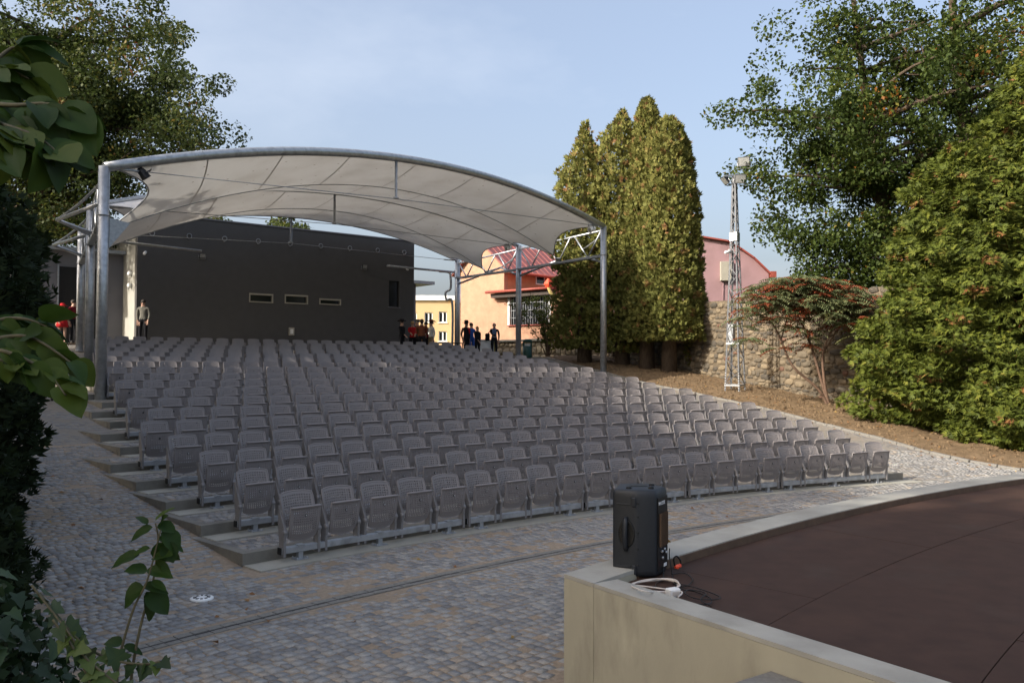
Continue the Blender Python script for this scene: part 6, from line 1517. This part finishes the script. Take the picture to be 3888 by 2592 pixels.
    for p in bm.polygons:
        c = Vector(co[list(p.vertices)].mean(0)); x, y, z = c
        hand = min((c - wl).length, (c - wr_).length, (c - Vector(J['lpa'])).length, (c - Vector(J['rpa'])).length) < (.06 if sleeve else .06) or any((c - Vector(J[q + g])).length < .05 for q in 'lr' for g in ('g0', 'g1', 'g2', 'g3', 'th'))
        if hand: m_ = 0
        elif z > 1.49: m_ = 4 if (z > 1.665 or (y > .015 and z > 1.53)) else 0
        elif z > 1.47: m_ = 0
        elif z < .075: m_ = 3
        elif z < .98 and abs(x) < .24 * b and (abs(x) < .165 * b + .03): m_ = 2 if not (legskin and z < .72) else 0
        else: m_ = 1
        mi.append(m_)
    bm.polygons.foreach_set('material_index', mi); bm.polygons.foreach_set('use_smooth', [True] * len(bm.polygons)); bm.update()
    o = link('person', bm); o.location = loc; o.rotation_euler = (0, 0, rz); tag(o, label, 'person', group)
    for s in (-1, 1):
        mb = MB(); mb.lathe([(.004, -.004), (.011, 0), (.004, .004)], 8, m=Matrix.Scale(k, 4) @ Matrix.Translation((s * .03, -.088, 1.635)) @ Matrix.Rotation(math.pi / 2, 4, 'X')); mb.build('eye', MT['badge'], o)
        mb = MB(); mb.lathe([(.006, -.03), (.014, -.015), (.016, .012), (.006, .03)], 8, m=Matrix.Scale(k, 4) @ Matrix.Translation((s * .082, .005, 1.62))); mb.build('ear', MT['skin'], o)
    mb = MB(); mb.box(-.024 * k, .024 * k, -.094 * k, -.086 * k, 1.566 * k, 1.574 * k, None, .002); mb.build('mouth', CL['maroon'], o)
    # hair cap
    mb = MB(); mb.lathe([(.098, -.02), (.104, .03), (.092, .08), (.055, .118), (.01, .128)], 14, (0, .016, 1.63)); hm = mb.mesh('hair', MT[hair]); ho_ = link('hair', hm, o); ho_.scale = (k * .92, k, k)
    if hat:
        kind, m_ = hat; mb = MB()
        if kind == 'brim': mb.lathe([(.20, .0), (.21, .006), (.20, .014), (.108, .012), (.10, .09), (.075, .125), (.02, .115)], 18, (0, .0, 1.685))
        elif kind == 'curl':
            rings = []
            for (r, z, up) in ((.22, 0, .06), (.215, .012, .06), (.11, .012, 0), (.098, .10, 0), (.07, .13, 0)): rings.append([(r * .85 * math.cos(t), r * math.sin(t) * 1.05, 1.685 + z + up * abs(math.cos(t)) ** 2) for t in [q * math.pi / 9 for q in range(18)]])
            mb.loft(rings)
        elif kind == 'beret': mb.lathe([(.09, .0), (.15, .03), (.15, .06), (.09, .085), (.01, .09)], 16, (.03, .0, 1.675))
        else: mb.lathe([(.112, -.02), (.118, .03), (.10, .075), (.06, .10), (.01, .108)], 14, (0, .0, 1.665)); mb.box(-.06, .06, -.18, -.08, 1.655, 1.668, None, .004)
        q = mb.build('hat', CL[m_], o); q.scale = (k, k, k)
    if skirt:
        mb = MB(); rings = []
        for (z, r) in ((1.12, .165), (1.02, .195), (.9, .225), (.72, .255)): rings.append([(r * math.cos(t) * (1 + .03 * math.sin(6 * t)), r * .8 * math.sin(t) * (1 + .03 * math.sin(6 * t)), z) for t in [q * math.pi / 12 for q in range(24)]])
        mb.loft(rings); q = mb.build('tunic', CL[skirt], o); q.scale = (k, k, k); mb = MB(); mb.lathe([(.178, -.02), (.186, 0), (.178, .02)], 18, (0, 0, 1.10)); q = mb.build('belt', CL['white'], o); q.scale = (k, .8 * k, k)
    return o
def stand(px, Y, z): p = at(px, 1370, Y); return (p.x, p.y, z)
GP = 'people standing behind the seats'
person('person in a dark coat and wide black hat beside the grey wall end', stand(1525, 39.6, 2.66), R_(60), 1.74, 'black', 'black', hat=('curl', 'black'), larm=(-.12, -.28, 1.02), group=GP)
person('blond person in a bright red blouse in the chatting group', stand(1566, 39.9, 2.66), R_(10), 1.70, 'red', 'black', 'hair_b', larm=(-.10, -.20, 1.15), rarm=(.12, -.22, 1.1), group=GP)
person('person in a dark beret behind the chatting group', stand(1583, 40.8, 2.68), R_(-40), 1.80, 'dkgrey', 'black', 'hair_g', hat=('beret', 'black'), group=GP)
person('broad person in a rust brown jacket seen from behind', stand(1601, 39.2, 2.66), R_(175), 1.76, 'brown', 'black', 'hair_d', larm=(-.16, -.18, 1.0), rarm=(.16, -.18, 1.0), build=1.2, group=GP)
person('dark-haired person half hidden behind the rust brown jacket', stand(1616, 40.3, 2.68), R_(-20), 1.68, 'maroon', 'black', 'hair_d', group=GP)
person('person in a white shirt and curled-brim cowboy hat', stand(1636, 39.7, 2.66), R_(-60), 1.72, 'white', 'khaki', 'hair_d', hat=('curl', 'brown'), larm=(-.14, -.25, 1.05), group=GP)
hm_ = person('tall person in a black coat, brimmed hat and red scarf by the steel post', stand(1770, 41.0, 2.66), R_(45), 1.76, 'black', 'black', 'hair_d', hat=('brim', 'black'), build=1.12, group=GP)
mb = MB(); mb.tube([(.02, -.10, 1.46), (.06, -.15, 1.35), (.08, -.155, 1.15)], [.03, .04, .03], 8); mb.build('scarf', CL['red'], hm_)
person('person in a blue jacket mostly hidden behind the black coat', stand(1789, 41.7, 2.68), R_(30), 1.70, 'blue', 'blue', 'hair_d', group=GP)
person('short light-haired person in a dark cardigan looking down', stand(1812, 41.0, 2.66), R_(40), 1.52, 'black', 'black', 'hair_b', larm=(-.1, -.22, .95), group=GP)
ph = person('smiling bald person with a camera and shoulder bag', stand(1876, 42.0, 2.66), R_(5), 1.72, 'black', 'black', 'skin', larm=(-.06, -.24, 1.12), group=GP)
mb = MB(); mb.box(-.11, .09, -.135, -.12, 1.0, 1.44, None, .004); mb.build('shirt', CL['denim'], ph); mb = MB(); mb.box(-.08, .06, -.34, -.26, 1.08, 1.17, None, .01); mb.lathe([(.035, 0), (.035, .07)], 10, m=Matrix.Translation((-.01, -.34, 1.125)) @ Matrix.Rotation(math.pi / 2, 4, 'X')); mb.build('camera', MT['black_m'], ph)
mb = MB(); mb.box(-.44, -.22, -.06, .22, .86, 1.22, None, .04); mb.tube([(-.3, .05, 1.2), (-.15, .0, 1.46), (.1, -.05, 1.3)], .018, 6); mb.build('bag', CL['black'], ph)
person('person in a grey patterned sweater standing against the grey wall', stand(541, 34.3, 3.12), R_(8), 1.80, 'greyc', 'black', 'hair_d', larm=(-.20, -.04, .88), rarm=(.20, -.06, .90), group=GP)
GC = 'costumed group at the side entrance'
person('person in a short red tunic, white belt and red cap', stand(234, 33.0, 3.12), R_(25), 1.50, 'red', 'tan', 'hair_b', hat=('brim', 'red'), skirt='red', legskin=True, rarm=(.12, -.22, 1.12), larm=(-.15, -.15, 1.0), group=GC)
person('person in a dark red jacket beside the steel post, turned away', stand(276, 33.4, 3.12), R_(70), 1.72, 'maroon', 'black', 'hair_d', group=GC)
person('person in a white top and cap behind the leaves', stand(198, 33.6, 3.12), R_(-30), 1.56, 'white', 'dkgrey', 'hair_d', hat=('cap', 'black'), group=GC)
person('walker in khaki trousers on the path behind the leaves', stand(186, 20.15, hgt(-11.0, 20.15) + .01), R_(20), 1.76, 'dkgrey', 'khaki', 'hair_d', stride=.8)
